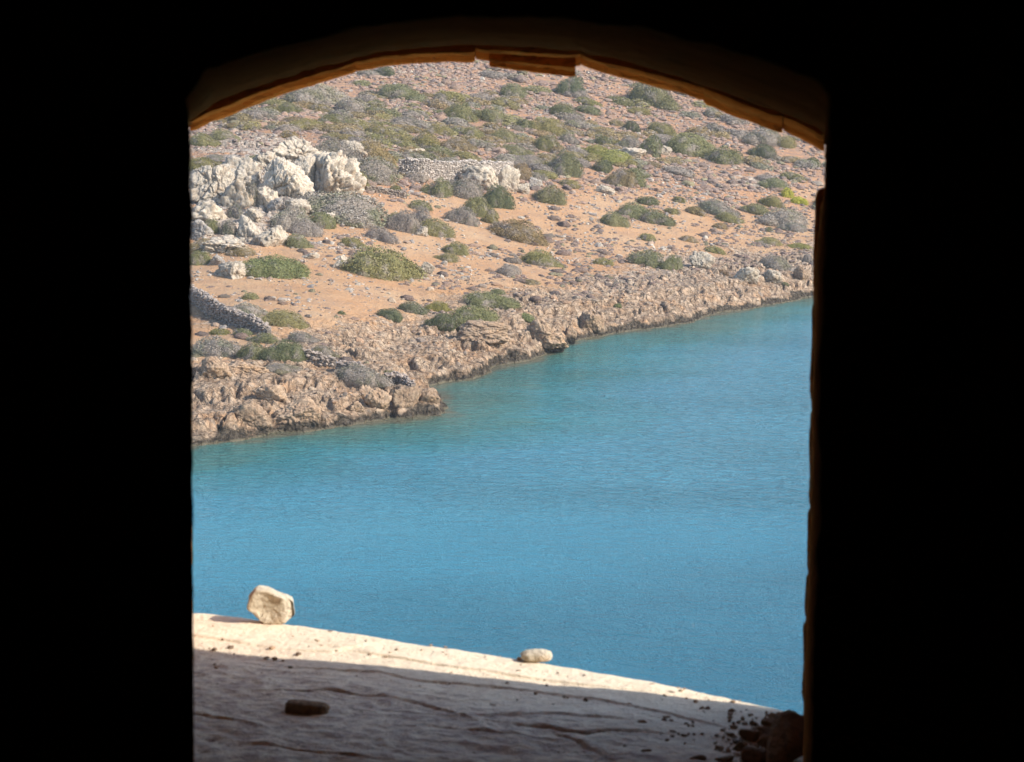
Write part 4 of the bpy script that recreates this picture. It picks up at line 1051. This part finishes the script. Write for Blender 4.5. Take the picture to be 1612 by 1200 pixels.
# ------------------------------------------------------------------ stones on the sill
M_SROCK = rock_mat('cream_broken_stone', (.70, .60, .45), (.76, .67, .53), (.50, .41, .31), (.58, .38, .20), 16.0)
M_DROCK = rock_mat('brown_rubble_stone', (.27, .165, .10), (.36, .22, .13), (.15, .095, .065), (.38, .18, .09), 16.0)
def sill_stone(u, v, w, hh, seed, label, mat=M_SROCK, name='stone', depth=.8, nplanes=9, sub=4, tilt=0., rot=0., group='stones on the window sill', rough=.05, sink=.0, pts=None):
    b = at_z(np.array(float(u)), np.array(float(v)), SILLZ); s = b[1] / F
    if pts is None:
        p, f = rock_verts(seed, sub, nplanes, rough, 26)
    else:
        v_, f = ico(4); p = v_ / (np.abs(v_) ** pts).sum(1)[:, None] ** (1 / pts); p = p * (1 + .13 * fbm(v_[:, 0] * 2.2 + seed, v_[:, 1] * 2.2, v_[:, 2] * 2.2, 4, seed))[:, None]
    ext = p.max(0) - p.min(0); p = p / ext
    p[:, 2] -= p[:, 2].min(); W_ = w * s
    p *= np.array([W_, W_ * depth, hh * s * 1.0])
    R = np.array(Matrix.Rotation(rot, 3, 'Z') @ Matrix.Rotation(tilt, 3, 'Y')); p = p @ R.T; p[:, 2] -= p[:, 2].min() + sink
    me = mesh_np(name, p, f, sub > 3)
    return obj(name, me, mat, None, (b[0], b[1] + W_ * depth * (.08 if seed == 811 else .4), SILLZ - .001), label, 'stone', group)
# the large slab like stone, traced as a convex block with a hollow broken face
def slab_stone():
    b0 = at_z(np.array(430.), np.array(984.), SILLZ); s = b0[1] / F
    out = [(-43, 22), (-40, 45), (-28, 60), (-16, 59), (4, 50), (22, 44), (32, 38), (33, 12), (18, 0), (2, -2), (-14, -1), (-28, 10), (-36, 20)]
    out = np.array(out, float) * s; n = 64
    ang_ = np.linspace(0, 2 * np.pi, n, endpoint=False); cc_ = np.array([-4., 28.]) * s
    poly = np.vstack([out, out[:1]]); res = []
    for a in ang_:
        d = np.array([math.cos(a), math.sin(a)]); best = 0
        for i in range(len(out)):
            p, q = poly[i] - cc_, poly[i + 1] - cc_; e = q - p; den = d[0] * e[1] - d[1] * e[0]
            if abs(den) < 1e-12: continue
            t = (p[0] * e[1] - p[1] * e[0]) / den; k = (p[0] * d[1] - p[1] * d[0]) / den
            if t > 0 and -1e-6 <= k <= 1 + 1e-6: best = max(best, t)
        res.append(best)
    res = np.array(res); rings = []
    th = 36 * s
    prof = [(-.50, .0), (-.46, .35), (-.44, .62), (-.47, .80), (-.47, .90), (-.40, .97), (-.2, 1.0), (.0, 1.0), (.25, .97), (.42, .9), (.5, .7), (.54, .4), (.55, 0)]
    for (dpt, rr) in prof:
        x = cc_[0] + np.cos(ang_) * res * rr; z = cc_[1] + np.sin(ang_) * res * rr
        y = np.full(n, dpt * th)
        if dpt < -.3: y = y + th * .22 * np.exp(-(((x + 8 * s) / (20 * s)) ** 2 + ((z - 26 * s) / (16 * s)) ** 2)) + np.where(x > 16 * s, (x - 16 * s) * .9, 0)
        rings.append(np.stack([x, y, z], 1))
    P = np.vstack(rings); P += .0034 * np.stack([fbm(P[:, 0] * 45, P[:, 1] * 45, P[:, 2] * 45, 4, 700 + k, .65) for k in range(3)], 1)
    m = len(prof); i = (np.arange(m - 1)[:, None] * n + np.arange(n)[None]).ravel(); j = (np.arange(m - 1)[:, None] * n + (np.arange(n) + 1)[None] % n).ravel()
    f = np.stack([i, j, j + n, i + n], 1)
    me = mesh_np('stone', P, f, False)
    obj('stone', me, M_SROCK, None, (b0[0], b0[1] + th * .42, SILLZ + .001), 'big broken cream stone standing on the sunlit left of the sill', 'stone', 'stones on the window sill')
slab_stone()
sill_stone(845, 1041, 52, 19, 811, 'small tan stone on the sunlit outer edge of the sill', depth=.7, pts=2.7)
sill_stone(482, 1130, 74, 24, 820, 'flat dark brown stone in the shade at the left of the sill', M_DROCK, depth=.4, rot=-.10, tilt=.06, pts=5.0)
sill_stone(993, 1114, 17, 8, 831, 'brown pebble in the shade right of the small tan stone', M_DROCK, sub=3)
sill_stone(1014, 1143, 20, 9, 835, 'dark oval pebble just below the brown pebble', M_DROCK, sub=3)
sill_stone(1153, 1122, 13, 8, 837, 'lone pebble near the shadow line at the right of the sill', M_DROCK, sub=3)
sill_stone(1077, 1160, 12, 5, 839, 'thin dark chip on the sill midway between pebble and rubble', M_DROCK, sub=3)
sill_stone(616, 1092, 11, 4, 841, 'tiny dark chip above the long crack of the sill', M_DROCK, sub=3)
sill_stone(956, 1189, 16, 8, 843, 'dark pebble at the bottom edge left of its neighbour', M_DROCK, sub=3)
sill_stone(1016, 1190, 20, 11, 845, 'black angular pebble at the bottom of the sill', M_DROCK, sub=3)
sill_stone(1134, 1183, 10, 5, 846, 'tiny chip just left of the rubble heap', M_DROCK, sub=3)
sill_stone(590, 1140, 7, 4, 848, 'tiny chip below the end of the flat dark stone', M_DROCK, sub=3)
# grit and crumbs lying on the sill
rg = np.random.default_rng(91)
gu = np.concatenate([rg.uniform(310, 1250, 420), rg.normal(1195, 38, 260), rg.normal(1040, 90, 90)]); gv = np.concatenate([rg.uniform(985, 1210, 420), rg.normal(1172, 26, 260), rg.normal(1150, 30, 90)])
gp = at_z(gu, gv, SILLZ); gab = to_ab(gp); keep = (gab[1] < edge_b(gab[0]) - .012) & (gu < 1262) & (gu > 308); gp = gp[keep]
gs = np.minimum(rg.gamma(1.6, .0008, len(gp)) + .0007, .0055); gc = np.array([(.34, .22, .14), (.50, .38, .27), (.24, .16, .11), (.42, .27, .16)])[rg.integers(4, size=len(gp))]
joined('sill_grit', gp + np.array([0, 0, .001]), gs, SV, M_STONE, gc, squash=(.5, .9), flat_=True)
# rubble heap in the right corner
heap = [(1256, 1215, 92, 92, 'largest dark block of the rubble heap in the right corner', .8), (1216, 1150, 34, 20, 'reddish brown lump on top of the rubble heap', .8), (1188, 1142, 16, 10, 'small dark stone at the upper left of the rubble heap', .8),
        (1222, 1134, 22, 14, 'pale brown stone at the upper edge of the rubble heap', .8), (1186, 1168, 34, 22, 'earthy clod in the middle of the rubble heap', .9), (1166, 1183, 26, 18, 'dark stone at the left foot of the rubble heap', .8),
        (1180, 1194, 30, 16, 'greyish stone at the bottom of the rubble heap', .8), (1240, 1130, 18, 11, 'little stone against the right jamb above the block', .8), (1100, 1203, 30, 16, 'brown stone cut by the bottom edge left of the heap', .7), (1140, 1206, 36, 16, 'brown lump at the bottom edge beside the heap', .7),
        (1204, 1163, 44, 22, 'reddish earth clod bridging the middle of the rubble heap', .8), (1196, 1206, 50, 30, 'broad brown lump under the front of the rubble heap', .8), (1150, 1158, 15, 8, 'flat chip at the left rim of the rubble heap', .7), (1208, 1180, 30, 26, 'brown stone leaning on the largest block', .8)]
for k, (u, v, w, hh, lab, dp) in enumerate(heap):
    sill_stone(u, v, w, hh, 860 + k * 3, lab, M_DROCK, depth=dp, group='rubble heap in the sill corner', sub=4, rough=.10, sink=.002)

# ------------------------------------------------------------------ thin sea haze over the bay
hv = [(x, y, z) for z in (-9, 86) for y in (-60, 4300) for x in (-3600, 3600)]
me = bpy.data.meshes.new('haze'); me.from_pydata(hv, [], [(0, 2, 3, 1), (4, 5, 7, 6), (0, 1, 5, 4), (2, 6, 7, 3), (0, 4, 6, 2), (1, 3, 7, 5)]); me.update()
mh = bpy.data.materials.new('haze_air'); mh.use_nodes = True; hn = mh.node_tree.nodes; hn.clear()
pv = hn.new('ShaderNodeVolumePrincipled'); ho = hn.new('ShaderNodeOutputMaterial'); mh.node_tree.links.new(pv.outputs[0], ho.inputs['Volume'])
pv.inputs['Color'].default_value = (.86, .91, 1.0, 1); pv.inputs['Density'].default_value = 0.0002; pv.inputs['Anisotropy'].default_value = 0.2
obj('haze', me, mh, kind='stuff')
